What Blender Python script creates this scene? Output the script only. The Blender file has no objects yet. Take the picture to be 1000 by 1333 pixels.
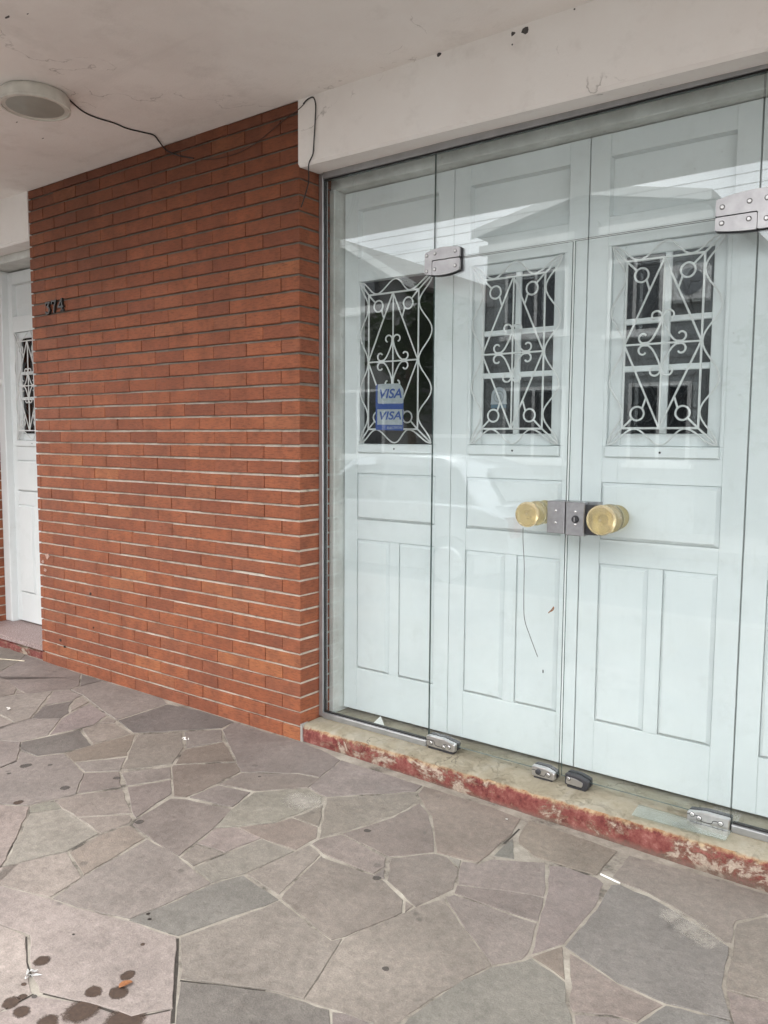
import bpy, math, random
from mathutils import Vector, Matrix
random.seed(7)
R = math.radians
sc = bpy.context.scene
COL = sc.collection

# ------------------------------------------------------------------ camera
F_PX, IMG_W, IMG_H = 1042.97, 1000.0, 1333.0
YAW, PITCH, ROLL = -0.64147, -0.088868, 0.006899
CAM = Vector((2.5199, -2.7225, 1.4397))
FW = Vector((math.sin(YAW)*math.cos(PITCH), math.cos(YAW)*math.cos(PITCH), math.sin(PITCH)))
_r = Vector((math.cos(YAW), -math.sin(YAW), 0)); _u = _r.cross(FW)
RT = _r*math.cos(ROLL) + _u*math.sin(ROLL)
UP = _u*math.cos(ROLL) - _r*math.sin(ROLL)
cd = bpy.data.cameras.new('camera'); cam = bpy.data.objects.new('camera', cd); COL.objects.link(cam)
cd.sensor_fit = 'VERTICAL'; cd.sensor_height = 36.0; cd.sensor_width = 27.0
cd.lens = F_PX/IMG_H*36.0
cd.clip_start = 0.05; cd.clip_end = 2000
cam.matrix_world = Matrix(((RT.x, UP.x, -FW.x, CAM.x), (RT.y, UP.y, -FW.y, CAM.y), (RT.z, UP.z, -FW.z, CAM.z), (0, 0, 0, 1)))
sc.camera = cam

# ------------------------------------------------------------------ sky, sun, exposure
SUN_EL, SUN_AZ = R(46), R(222)      # azimuth from +Y towards +X; the sun stands over the street, behind cloud
world = bpy.data.worlds.new('World'); sc.world = world; world.use_nodes = True
wn, wl = world.node_tree.nodes, world.node_tree.links
wn.clear()
wo = wn.new('ShaderNodeOutputWorld'); bg = wn.new('ShaderNodeBackground')
sky = wn.new('ShaderNodeTexSky'); sky.sky_type = 'NISHITA'; sky.sun_disc = False
sky.sun_elevation = SUN_EL; sky.sun_rotation = SUN_AZ; sky.air_density = 1.0; sky.dust_density = 3.0
tc = wn.new('ShaderNodeTexCoord'); mp = wn.new('ShaderNodeMapping'); mp.inputs['Scale'].default_value = (1.0, 1.0, 2.6)
nz = wn.new('ShaderNodeTexNoise'); nz.inputs['Scale'].default_value = 3.4; nz.inputs['Detail'].default_value = 7; nz.inputs['Roughness'].default_value = 0.58
cr = wn.new('ShaderNodeValToRGB')
cr.color_ramp.elements[0].position = 0.30; cr.color_ramp.elements[0].color = (18.0, 18.4, 19.2, 1)
cr.color_ramp.elements[1].position = 0.68; cr.color_ramp.elements[1].color = (50.0, 49.8, 49.2, 1)
mx = wn.new('ShaderNodeMixRGB'); mx.inputs['Fac'].default_value = 0.82
wl.new(tc.outputs['Generated'], mp.inputs['Vector']); wl.new(mp.outputs['Vector'], nz.inputs['Vector'])
wl.new(nz.outputs['Fac'], cr.inputs['Fac']); wl.new(sky.outputs['Color'], mx.inputs['Color1']); wl.new(cr.outputs['Color'], mx.inputs['Color2'])
wl.new(mx.outputs['Color'], bg.inputs['Color']); bg.inputs['Strength'].default_value = 0.10
wl.new(bg.outputs['Background'], wo.inputs['Surface'])

sd = bpy.data.lights.new('sun', 'SUN'); sd.energy = 0.7; sd.angle = R(30); sd.color = (1.0, 0.965, 0.92)
sun = bpy.data.objects.new('sun', sd); COL.objects.link(sun)
sdir = Vector((math.sin(SUN_AZ)*math.cos(SUN_EL), math.cos(SUN_AZ)*math.cos(SUN_EL), math.sin(SUN_EL)))
sun.location = sdir*30; sun.rotation_euler = sdir.to_track_quat('Z', 'Y').to_euler()

vs = sc.view_settings
sc.display_settings.display_device = 'sRGB'
vs.view_transform = 'Standard'; vs.look = 'None'; vs.gamma = 1.0; vs.use_curve_mapping = False
vs.exposure = 0.57
sc.cycles.max_bounces = 7; sc.cycles.diffuse_bounces = 4; sc.cycles.glossy_bounces = 4
sc.cycles.transmission_bounces = 6; sc.cycles.transparent_max_bounces = 16
sc.cycles.use_denoising = True
sc.cycles.use_adaptive_sampling = True; sc.cycles.adaptive_threshold = 0.03

# ------------------------------------------------------------------ helpers
def ray(x, y):
    return FW + RT*((x-500.0)/F_PX) + UP*((666.5-y)/F_PX)
def gz(X):                                   # height of the pavement
    t = min(max((X+0.2)/1.2, 0), 1); s = t*t*(3-2*t)
    return 0.02 - 0.0135*max(X-0.1, 0)*1.0 if X > 0.1 else 0.02
def ground_pt(x, y):
    v = ray(x, y); X = 0.0
    for _ in range(6):
        t = (gz(X)-CAM.z)/v.z; p = CAM+v*t; X = p.x
    return (p.x, p.y)
def project(p):
    v = Vector(p)-CAM; d = v.dot(FW)
    return 500+F_PX*v.dot(RT)/d, 666.5-F_PX*v.dot(UP)/d

class MB:
    """collects faces of one mesh"""
    def __init__(s): s.v = []; s.f = []; s.m = []
    def add(s, vs_, fs, mi=0):
        o = len(s.v); s.v += [tuple(p) for p in vs_]
        s.f += [tuple(i+o for i in f) for f in fs]; s.m += [mi]*len(fs); return s
    def box(s, x0, x1, y0, y1, z0, z1, mi=0):
        v = [(x, y, z) for x in (x0, x1) for y in (y0, y1) for z in (z0, z1)]
        return s.add(v, [(0,1,3,2), (4,6,7,5), (0,4,5,1), (2,3,7,6), (0,2,6,4), (1,5,7,3)], mi)
    def bbox(s, x0, x1, y0, y1, z0, z1, b=0.003, mi=0):
        """box whose front (-Y) face is chamfered"""
        v = [(x0,y1,z0),(x1,y1,z0),(x1,y1,z1),(x0,y1,z1),
             (x0,y0+b,z0),(x1,y0+b,z0),(x1,y0+b,z1),(x0,y0+b,z1),
             (x0+b,y0,z0+b),(x1-b,y0,z0+b),(x1-b,y0,z1-b),(x0+b,y0,z1-b)]
        f = [(0,3,2,1)]
        for k in range(4):
            n = (k+1) % 4
            f += [(k, n, 4+n, 4+k), (4+k, 4+n, 8+n, 8+k)]
        f.append((8,9,10,11))
        return s.add(v, f, mi)
    def prism(s, poly, d0, d1, axis='y', mi=0, bev=0.0):
        """poly in (x,z) extruded along y (or (x,y) along z)"""
        n = len(poly)
        def P(a, b, d): return (a, d, b) if axis == 'y' else (a, b, d)
        if bev:
            cx = sum(p[0] for p in poly)/n; cz = sum(p[1] for p in poly)/n
            inn = [(cx+(p[0]-cx)*(1-bev/max(1e-6, math.hypot(p[0]-cx, p[1]-cz))), cz+(p[1]-cz)*(1-bev/max(1e-6, math.hypot(p[0]-cx, p[1]-cz)))) for p in poly]
            sg = 1 if d1 > d0 else -1
            v = [P(a, b, d1) for a, b in poly] + [P(a, b, d0+sg*bev) for a, b in poly] + [P(a, b, d0) for a, b in inn]
            f = [tuple(range(n)), tuple(range(3*n-1, 2*n-1, -1))]
            for k in range(n):
                m = (k+1) % n
                f += [(k, n+k, n+m, m), (n+k, 2*n+k, 2*n+m, n+m)]
        else:
            v = [P(a, b, d0) for a, b in poly] + [P(a, b, d1) for a, b in poly]
            f = [tuple(range(n)), tuple(range(2*n-1, n-1, -1))]
            for k in range(n):
                m = (k+1) % n; f.append((k, n+k, n+m, m))
        return s.add(v, f, mi)
    def tube(s, pts, r, seg=6, closed=False, mi=0):
        pts = [Vector(p) for p in pts]; n = len(pts); rings = []
        prev = None
        for i, p in enumerate(pts):
            if closed: t = pts[(i+1) % n]-pts[i-1]
            else: t = pts[min(i+1, n-1)]-pts[max(i-1, 0)]
            if t.length < 1e-9: t = Vector((0, 0, 1))
            t.normalize()
            if prev is None:
                a = Vector((0, 1, 0)) if abs(t.y) < 0.9 else Vector((1, 0, 0))
                nrm = t.cross(a).normalized()
            else:
                nrm = prev - t*prev.dot(t)
                nrm = nrm.normalized() if nrm.length > 1e-6 else t.orthogonal().normalized()
            prev = nrm; b = t.cross(nrm)
            rr = r[i] if isinstance(r, (list, tuple)) else r
            rings.append([p + (nrm*math.cos(2*math.pi*k/seg) + b*math.sin(2*math.pi*k/seg))*rr for k in range(seg)])
        v = [q for ring in rings for q in ring]; f = []
        for i in range(n if closed else n-1):
            j = (i+1) % n
            for k in range(seg):
                m = (k+1) % seg
                f.append((i*seg+k, i*seg+m, j*seg+m, j*seg+k))
        if not closed:
            f.append(tuple(range(seg-1, -1, -1))); f.append(tuple(range((n-1)*seg, n*seg)))
        return s.add(v, f, mi)
    def lathe(s, prof, c, axis='y', seg=32, mi=0):
        """prof = [(radius, offset along axis)] from one end to the other"""
        c = Vector(c); v = []; f = []
        for rad, o in prof:
            for k in range(seg):
                a = 2*math.pi*k/seg
                v.append(c + (Vector((rad*math.cos(a), o, rad*math.sin(a))) if axis == 'y' else Vector((rad*math.cos(a), rad*math.sin(a), o))))
        n = len(prof)
        for i in range(n-1):
            for k in range(seg):
                m = (k+1) % seg
                f.append((i*seg+k, (i+1)*seg+k, (i+1)*seg+m, i*seg+m))
        f.append(tuple(range(seg))); f.append(tuple(range((n)*seg-1, (n-1)*seg-1, -1)))
        return s.add(v, f, mi)
    def mesh(s, name, mats, smooth=False, fix=True):
        me = bpy.data.meshes.new(name); me.from_pydata(s.v, [], s.f)
        for m in (mats if isinstance(mats, (list, tuple)) else [mats]): me.materials.append(m)
        if any(s.m): me.polygons.foreach_set('material_index', s.m)
        me.update()
        if fix:
            import bmesh
            bm = bmesh.new(); bm.from_mesh(me); bmesh.ops.recalc_face_normals(bm, faces=bm.faces[:]); bm.to_mesh(me); bm.free()
        if smooth:
            me.polygons.foreach_set('use_smooth', [True]*len(me.polygons))
            try: me.set_sharp_from_angle(angle=R(38))
            except Exception: pass
        return me
    def build(s, name, mats, parent=None, smooth=False, loc=None):
        return link(name, s.mesh(name, mats, smooth), parent, loc)

def link(name, me, parent=None, loc=None):
    o = bpy.data.objects.new(name, me); COL.objects.link(o)
    if loc is not None: o.location = loc
    if parent is not None:
        o.parent = parent
        if loc is None: o.matrix_parent_inverse = origin_of(parent).inverted()
    return o
def origin_of(o):
    m = Matrix.LocRotScale(o.location, o.rotation_euler, o.scale)
    if o.parent: m = origin_of(o.parent) @ o.matrix_parent_inverse @ m
    return m
def thing(name, label, cat, loc=(0, 0, 0), group=None):
    o = bpy.data.objects.new(name, None); COL.objects.link(o); o.location = loc
    o.empty_display_size = 0.1
    return tag(o, label, cat, group)
def tag(o, label, cat, group=None):
    o['label'] = label; o['category'] = cat
    if group: o['group'] = group
    return o
def structure(o): o['kind'] = 'structure'; return o
def stuff(o): o['kind'] = 'stuff'; return o
def copy_tree(o, parent=None):
    c = o.copy(); COL.objects.link(c)
    if parent is not None:
        c.parent = parent; c.matrix_parent_inverse = o.matrix_parent_inverse.copy()
    for ch in list(o.children): copy_tree(ch, c)
    return c

# ------------------------------------------------------------------ materials
class Mat:
    def __init__(s, name):
        s.m = bpy.data.materials.new(name); s.m.use_nodes = True
        s.n, s.l = s.m.node_tree.nodes, s.m.node_tree.links
        s.p = s.n['Principled BSDF']; s.pos = s.n.new('ShaderNodeNewGeometry').outputs['Position']
    def inp(s, sock, val):
        if hasattr(val, 'is_linked') or isinstance(val, bpy.types.NodeSocket): s.l.new(val, sock)
        elif isinstance(val, (tuple, list)) and len(val) == 3 and sock.type == 'RGBA': sock.default_value = (*val, 1)
        else: sock.default_value = val
    def noise(s, scale, detail=4, rough=0.55, vec=None, dist=0.0, stretch=None):
        n = s.n.new('ShaderNodeTexNoise'); n.inputs['Scale'].default_value = scale
        n.inputs['Detail'].default_value = detail; n.inputs['Roughness'].default_value = rough; n.inputs['Distortion'].default_value = dist
        v = vec or s.pos
        if stretch:
            mpn = s.n.new('ShaderNodeMapping'); mpn.inputs['Scale'].default_value = stretch; s.l.new(v, mpn.inputs['Vector']); v = mpn.outputs['Vector']
        s.l.new(v, n.inputs['Vector']); return n.outputs['Fac']
    def ramp(s, fac, stops):
        r = s.n.new('ShaderNodeValToRGB'); e = r.color_ramp.elements
        while len(e) < len(stops): e.new(0.5)
        for k, (p, c) in enumerate(stops):
            e[k].position = p; e[k].color = (*c, 1) if isinstance(c, (tuple, list)) else (c, c, c, 1)
        s.l.new(fac, r.inputs['Fac']); return r.outputs['Color']
    def mix(s, fac, a, b, mode='MIX'):
        n = s.n.new('ShaderNodeMixRGB'); n.blend_type = mode
        s.inp(n.inputs['Fac'], fac); s.inp(n.inputs['Color1'], a); s.inp(n.inputs['Color2'], b); return n.outputs['Color']
    def math(s, op, a, b=0.0, clamp=False):
        n = s.n.new('ShaderNodeMath'); n.operation = op; n.use_clamp = clamp
        s.inp(n.inputs[0], a); s.inp(n.inputs[1], b); return n.outputs['Value']
    def sep(s):
        n = s.n.new('ShaderNodeSeparateXYZ'); s.l.new(s.pos, n.inputs['Vector']); return n.outputs
    def rnd(s):
        a = s.n.new('ShaderNodeObjectInfo').outputs['Random']
        b = s.n.new('ShaderNodeNewGeometry').outputs['Random Per Island']
        return s.math('FRACT', s.math('ADD', a, b))
    def bump(s, h, strength=0.3, dist=0.01):
        b = s.n.new('ShaderNodeBump'); b.inputs['Strength'].default_value = strength; b.inputs['Distance'].default_value = dist
        s.l.new(h, b.inputs['Height']); s.l.new(b.outputs['Normal'], s.p.inputs['Normal']); return s
    def done(s, color=None, rough=0.6, metal=0.0, spec=None):
        if color is not None: s.inp(s.p.inputs['Base Color'], color)
        s.inp(s.p.inputs['Roughness'], rough); s.inp(s.p.inputs['Metallic'], metal)
        if spec is not None: s.p.inputs['Specular IOR Level'].default_value = spec
        return s.m

M = {}
def plain(name, col, rough=0.6, metal=0.0, var=0.12, scale=30, bump=0.0, spec=None):
    m = Mat(name); n = m.noise(scale, 4)
    lo = tuple(c*(1-var) for c in col); hi = tuple(min(1, c*(1+var)) for c in col)
    c = m.ramp(n, [(0.3, lo), (0.7, hi)])
    if bump: m.bump(n, bump, 0.004)
    M[name] = m.done(c, rough, metal, spec); return M[name]

# bricks
m = Mat('brick'); r = m.rnd()
base = m.ramp(r, [(0.0, (0.222, 0.070, 0.036)), (0.15, (0.262, 0.082, 0.039)), (0.42, (0.292, 0.092, 0.042)), (0.70, (0.315, 0.101, 0.045)), (0.90, (0.250, 0.084, 0.045)), (1.0, (0.362, 0.130, 0.055))])
n1 = m.noise(9, 6, 0.66); n2 = m.noise(75, 4, 0.65, stretch=(0.35, 0.35, 2)); n3 = m.noise(1.1, 5, 0.6); n5 = m.noise(26, 5, 0.7)
c = m.mix(m.ramp(n1, [(0.38, 0.0), (0.72, 0.75)]), base, (0.150, 0.056, 0.036))
c = m.mix(m.ramp(n2, [(0.34, 0.55), (0.52, 0.0)]), c, (0.085, 0.030, 0.018))
c = m.mix(m.ramp(n5, [(0.58, 0.0), (0.74, 0.30)]), c, (0.36, 0.155, 0.080))
c = m.mix(m.ramp(m.noise(150, 3, 0.6), [(0.66, 0.0), (0.74, 0.55)]), c, (0.05, 0.022, 0.015))
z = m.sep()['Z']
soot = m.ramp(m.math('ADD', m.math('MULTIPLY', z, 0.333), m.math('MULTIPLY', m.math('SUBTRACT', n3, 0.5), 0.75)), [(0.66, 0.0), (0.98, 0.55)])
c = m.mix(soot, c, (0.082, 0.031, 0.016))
bl = m.noise(3.3, 7, 0.7)
c = m.mix(m.ramp(bl, [(0.62, 0.0), (0.80, 0.30)]), c, (0.36, 0.22, 0.17))
m.bump(m.math('ADD', m.math('MULTIPLY', n2, 0.6), m.math('ADD', n1, m.math('MULTIPLY', n5, 0.5))), 0.45, 0.004)
M['brick'] = m.done(c, m.ramp(n1, [(0.3, 0.62), (0.7, 0.85)]), spec=0.28)
# mortar of the brickwork
m = Mat('mortar'); n1 = m.noise(11, 6, 0.68); n2 = m.noise(160, 3); n4 = m.noise(2.0, 5, 0.6); z = m.sep()['Z']
c = m.ramp(n1, [(0.30, (0.27, 0.235, 0.19)), (0.46, (0.50, 0.45, 0.38)), (0.72, (0.66, 0.61, 0.53))])
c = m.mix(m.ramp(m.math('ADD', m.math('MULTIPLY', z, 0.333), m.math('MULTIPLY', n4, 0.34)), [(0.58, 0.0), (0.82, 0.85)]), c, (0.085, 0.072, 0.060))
m.bump(n2, 0.6, 0.004); M['mortar'] = m.done(c, 0.95, spec=0.2)
# white plaster of canopy and beams
m = Mat('plaster'); n1 = m.noise(0.9, 6, 0.62); n2 = m.noise(6, 7, 0.66); n3 = m.noise(120, 3)
c = m.ramp(n1, [(0.30, (0.700, 0.650, 0.620)), (0.50, (0.800, 0.762, 0.732)), (0.70, (0.85, 0.828, 0.805))])
c = m.mix(m.ramp(n2, [(0.54, 0.0), (0.80, 0.34)]), c, (0.47, 0.43, 0.395))
sc_ = m.noise(2.2, 9, 0.72, dist=1.4)
c = m.mix(m.ramp(sc_, [(0.685, 0.0), (0.74, 0.45)]), c, (0.27, 0.24, 0.215))
c = m.mix(m.ramp(m.noise(1.6, 5, 0.55, stretch=(0.25, 3.0, 1.0)), [(0.60, 0.0), (0.72, 0.18)]), c, (0.42, 0.38, 0.35))
vo = m.n.new('ShaderNodeTexVoronoi'); vo.feature = 'DISTANCE_TO_EDGE'; vo.inputs['Scale'].default_value = 0.55
dv = m.n.new('ShaderNodeVectorMath'); dv.operation = 'ADD'; dn = m.n.new('ShaderNodeTexNoise'); dn.inputs['Scale'].default_value = 3.0; dn.inputs['Detail'].default_value = 6
m.l.new(m.pos, dn.inputs['Vector']); m.l.new(m.pos, dv.inputs[0]); m.l.new(dn.outputs['Color'], dv.inputs[1]); m.l.new(dv.outputs['Vector'], vo.inputs['Vector'])
crk = m.math('MULTIPLY', m.ramp(vo.outputs['Distance'], [(0.0, 1.0), (0.0035, 0.0)]), m.ramp(n2, [(0.48, 0.0), (0.6, 0.7)]))
c = m.mix(crk, c, (0.30, 0.27, 0.245))
m.bump(m.math('ADD', n2, m.math('MULTIPLY', n3, 0.2)), 0.35, 0.010); M['plaster'] = m.done(c, 0.9, spec=0.25)
# white paint on wood
m = Mat('door_paint'); n1 = m.noise(2.4, 5, 0.6); n2 = m.noise(70, 4, 0.6, stretch=(1, 1, 0.06)); n3 = m.noise(9, 8, 0.74); n4 = m.noise(120, 3, 0.6); n5 = m.noise(45, 4, 0.6, stretch=(0.06, 1, 1))
c = m.ramp(n1, [(0.3, (0.645, 0.678, 0.678)), (0.7, (0.725, 0.752, 0.752))])
c = m.mix(m.ramp(n3, [(0.54, 0.0), (0.80, 0.34)]), c, (0.47, 0.485, 0.46))
c = m.mix(m.ramp(n2, [(0.62, 0.0), (0.80, 0.22)]), c, (0.52, 0.54, 0.52))
chip = m.math('MULTIPLY', m.ramp(n4, [(0.66, 0.0), (0.70, 1.0)]), m.ramp(n3, [(0.58, 0.0), (0.66, 0.8)]))
c = m.mix(chip, c, (0.20, 0.185, 0.16))
m.bump(m.math('ADD', n2, m.math('MULTIPLY', n5, 0.5)), 0.22, 0.003); M['door_paint'] = m.done(c, m.ramp(n3, [(0.3, 0.40), (0.7, 0.62)]))
m = Mat('old_paint'); n1 = m.noise(5, 6, 0.65); n3 = m.noise(25, 6, 0.7)
c = m.ramp(n1, [(0.3, (0.42, 0.42, 0.39)), (0.65, (0.66, 0.67, 0.64))])
c = m.mix(m.ramp(n3, [(0.62, 0.0), (0.74, 0.6)]), c, (0.22, 0.20, 0.17))
m.bump(n3, 0.2, 0.003); M['old_paint'] = m.done(c, 0.6)
plain('grille_paint', (0.62, 0.63, 0.62), 0.4, var=0.06)
plain('aluminium', (0.42, 0.43, 0.44), 0.38, 0.75, var=0.10, scale=18)
plain('steel', (0.55, 0.54, 0.54), 0.30, 0.9, var=0.10, scale=40)
plain('cast_metal', (0.36, 0.35, 0.355), 0.28, 0.9, var=0.12, scale=25)
plain('lock_metal', (0.345, 0.345, 0.36), 0.42, 0.75, var=0.10, scale=60)
plain('dark_metal', (0.045, 0.045, 0.05), 0.5, 0.3, var=0.2)
plain('black_paint', (0.012, 0.011, 0.010), 0.45, var=0.2)
plain('black_rubber', (0.014, 0.013, 0.013), 0.6, var=0.2)
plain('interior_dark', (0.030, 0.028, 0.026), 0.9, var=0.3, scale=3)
plain('paper_white', (0.74, 0.73, 0.70), 0.7, var=0.05)
plain('sticker_silver', (0.27, 0.30, 0.315), 0.4, var=0.10, scale=50)
plain('sticker_blue', (0.006, 0.038, 0.20), 0.4, var=0.08)
plain('sticker_teal', (0.02, 0.075, 0.12), 0.4, var=0.08)
plain('stain_grey', (0.075, 0.068, 0.064), 0.8, var=0.2, scale=120)
plain('dry_leaf', (0.24, 0.095, 0.035), 0.6, var=0.25, scale=150)
plain('straw', (0.62, 0.55, 0.42), 0.7)
plain('open_joint', (0.045, 0.038, 0.032), 0.95, var=0.3, scale=60)
plain('smear', (0.42, 0.27, 0.22), 0.9, var=0.3, scale=90)
plain('wrapper', (0.45, 0.45, 0.44), 0.5, var=0.4, scale=120)
plain('dusty_cable', (0.055, 0.030, 0.022), 0.8)
plain('asphalt', (0.085, 0.083, 0.080), 0.9, var=0.25, scale=4, bump=0.3)
plain('concrete', (0.30, 0.285, 0.265), 0.9, var=0.18, scale=3, bump=0.2)
plain('earth', (0.13, 0.115, 0.09), 0.95, var=0.3, scale=0.5)
plain('house_wall', (0.25, 0.265, 0.265), 0.85, var=0.10, scale=1.5)
plain('house_wall_warm', (0.22, 0.22, 0.215), 0.85, var=0.10, scale=1.5)
plain('roof_tile', (0.13, 0.105, 0.095), 0.85, var=0.3, scale=6)
plain('trim_white', (0.72, 0.72, 0.70), 0.6, var=0.05)
plain('shutter_grey', (0.16, 0.17, 0.18), 0.6, var=0.1)
plain('bark', (0.12, 0.09, 0.065), 0.9, var=0.3, scale=12, bump=0.5)
plain('leaf_green', (0.055, 0.095, 0.030), 0.6, var=0.45, scale=5)
plain('wood_pole', (0.20, 0.17, 0.14), 0.9, var=0.2)
plain('lamp_body', (0.58, 0.565, 0.515), 0.5, var=0.14, scale=14)
plain('lamp_glass', (0.30, 0.31, 0.275), 0.30, var=0.10, scale=10)

# paving stone: each stone carries its own colour
m = Mat('stone'); oi = m.n.new('ShaderNodeObjectInfo')
n1 = m.noise(3.2, 6, 0.62); n2 = m.noise(38, 5, 0.68); n3 = m.noise(230, 3, 0.6); n4 = m.noise(9, 6, 0.7)
c = m.mix(1.0, oi.outputs['Color'], m.ramp(n1, [(0.30, 0.74), (0.70, 1.18)]), 'MULTIPLY')
c = m.mix(1.0, c, m.ramp(n2, [(0.28, 0.70), (0.72, 1.20)]), 'MULTIPLY')
c = m.mix(1.0, c, m.ramp(n3, [(0.30, 0.80), (0.70, 1.14)]), 'MULTIPLY')
c = m.mix(m.ramp(n4, [(0.60, 0.0), (0.78, 0.30)]), c, (0.165, 0.135, 0.105))
c = m.mix(m.ramp(m.noise(1.7, 7, 0.72, dist=0.6), [(0.66, 0.0), (0.74, 0.35)]), c, (0.10, 0.09, 0.082))
c = m.mix(m.ramp(m.noise(0.8, 5, 0.6), [(0.42, 0.0), (0.72, 0.32)]), c, (0.105, 0.094, 0.084))
spk = m.n.new('ShaderNodeTexVoronoi'); spk.inputs['Scale'].default_value = 9.0; m.l.new(m.pos, spk.inputs['Vector'])
spc = m.math('MULTIPLY', m.ramp(spk.outputs['Distance'], [(0.10, 1.0), (0.15, 0.0)]), m.ramp(m.noise(6, 3), [(0.56, 0.0), (0.60, 0.6)]))
c = m.mix(spc, c, (0.085, 0.075, 0.068))
m.bump(m.math('ADD', m.math('MULTIPLY', n4, 2.2), m.math('ADD', n2, m.math('MULTIPLY', n3, 0.45))), 0.55, 0.005)
M['stone'] = m.done(c, m.ramp(n2, [(0.3, 0.62), (0.7, 0.82)]))
m = Mat('joint_mortar'); n1 = m.noise(5, 6, 0.7); n2 = m.noise(120, 4)
c = m.ramp(n1, [(0.36, (0.075, 0.066, 0.056)), (0.46, (0.24, 0.215, 0.182)), (0.70, (0.41, 0.38, 0.325))])
m.bump(n2, 0.6, 0.004); M['joint_mortar'] = m.done(c, 0.95)
# step: worn cement top, peeling red paint on the riser
m = Mat('step'); n1 = m.noise(6, 7, 0.7); n2 = m.noise(26, 8, 0.74); n3 = m.noise(110, 4); xyz = m.sep()
top = m.ramp(n1, [(0.28, (0.195, 0.165, 0.115)), (0.5, (0.30, 0.268, 0.20)), (0.72, (0.36, 0.335, 0.275))])
top = m.mix(m.ramp(n2, [(0.56, 0.0), (0.72, 0.6)]), top, (0.135, 0.108, 0.070))
top = m.mix(m.ramp(m.noise(3, 6, 0.7, stretch=(3.0, 0.6, 1)), [(0.58, 0.0), (0.72, 0.4)]), top, (0.42, 0.40, 0.35))
red = m.ramp(n2, [(0.30, (0.085, 0.022, 0.020)), (0.44, (0.165, 0.046, 0.040)), (0.56, (0.225, 0.080, 0.068)), (0.70, (0.35, 0.18, 0.15))])
peel = m.noise(6.5, 9, 0.74, dist=0.4, stretch=(1.0, 1.0, 1.6)); big = m.noise(1.9, 3, 0.5)
bare = m.ramp(n3, [(0.3, (0.26, 0.205, 0.16)), (0.7, (0.46, 0.39, 0.315))])
pf = m.math('ADD', m.math('ADD', peel, m.math('MULTIPLY', m.math('SUBTRACT', big, 0.5), 0.55)), m.math('MULTIPLY', m.math('SUBTRACT', n2, 0.5), 0.28))
ris = m.mix(m.ramp(pf, [(0.55, 0.0), (0.60, 0.92)]), red, bare)
ris = m.mix(m.ramp(pf, [(0.515, 0.0), (0.545, 0.45), (0.575, 0.0)]), ris, (0.30, 0.20, 0.13))
ris = m.mix(m.ramp(m.noise(8.5, 8, 0.74), [(0.58, 0.0), (0.63, 0.8)]), ris, (0.110, 0.021, 0.020))
ris = m.mix(m.ramp(m.math('ADD', xyz['Z'], m.math('MULTIPLY', m.math('SUBTRACT', n2, 0.5), 0.05)), [(0.004, 0.6), (0.022, 0.0)]), ris, (0.15, 0.125, 0.10))
edge = m.math('ADD', xyz['Z'], m.math('MULTIPLY', m.math('SUBTRACT', n2, 0.5), 0.06))
ris = m.mix(m.ramp(edge, [(0.076, 0.0), (0.088, 0.9)]), ris, m.ramp(n2, [(0.35, (0.26, 0.135, 0.055)), (0.65, (0.44, 0.34, 0.215))]))
geo = m.n.new('ShaderNodeNewGeometry'); sp = m.n.new('ShaderNodeSeparateXYZ'); m.l.new(geo.outputs['Normal'], sp.inputs['Vector'])
c = m.mix(m.ramp(m.math('ADD', sp.outputs['Z'], m.math('MULTIPLY', m.math('SUBTRACT', n2, 0.5), 0.5)), [(0.62, 0.0), (0.80, 1.0)]), ris, top)
vo = m.n.new('ShaderNodeTexVoronoi'); vo.feature = 'DISTANCE_TO_EDGE'; vo.inputs['Scale'].default_value = 3.2
dv = m.n.new('ShaderNodeVectorMath'); dv.operation = 'ADD'; dn = m.n.new('ShaderNodeTexNoise'); dn.inputs['Scale'].default_value = 9.0; dn.inputs['Detail'].default_value = 5
sc3 = m.n.new('ShaderNodeVectorMath'); sc3.operation = 'SCALE'; sc3.inputs['Scale'].default_value = 0.25
m.l.new(m.pos, dn.inputs['Vector']); m.l.new(dn.outputs['Color'], sc3.inputs[0]); m.l.new(m.pos, dv.inputs[0]); m.l.new(sc3.outputs['Vector'], dv.inputs[1]); m.l.new(dv.outputs['Vector'], vo.inputs['Vector'])
crk = m.math('MULTIPLY', m.ramp(vo.outputs['Distance'], [(0.0, 1.0), (0.010, 0.0)]), m.ramp(m.noise(2.3, 4), [(0.48, 0.0), (0.58, 0.75)]))
c = m.mix(crk, c, (0.06, 0.05, 0.04))
m.bump(m.math('ADD', n2, m.math('SUBTRACT', m.math('MULTIPLY', n3, 0.4), m.math('MULTIPLY', m.ramp(pf, [(0.53, 0.0), (0.58, 1.0)]), 0.6))), 0.8, 0.006); M['step'] = m.done(c, 0.9, spec=0.25)
m = Mat('granite'); n1 = m.noise(140, 4, 0.7); c = m.ramp(n1, [(0.35, (0.12, 0.085, 0.08)), (0.5, (0.28, 0.20, 0.19)), (0.66, (0.46, 0.38, 0.36))]); M['granite'] = m.done(c, 0.55)
for nm_, lo_, hi_, tr_ in (('amber_knob', (0.82, 0.70, 0.40), (0.90, 0.79, 0.52), 0.78), ('pale_knob', (0.86, 0.80, 0.58), (0.92, 0.88, 0.70), 0.85)):
    m = Mat(nm_); c = m.ramp(m.noise(20, 3), [(0.3, lo_), (0.7, hi_)])
    m.p.inputs['Transmission Weight'].default_value = tr_; m.p.inputs['IOR'].default_value = 1.46
    M[nm_] = m.done(c, 0.20)

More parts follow.
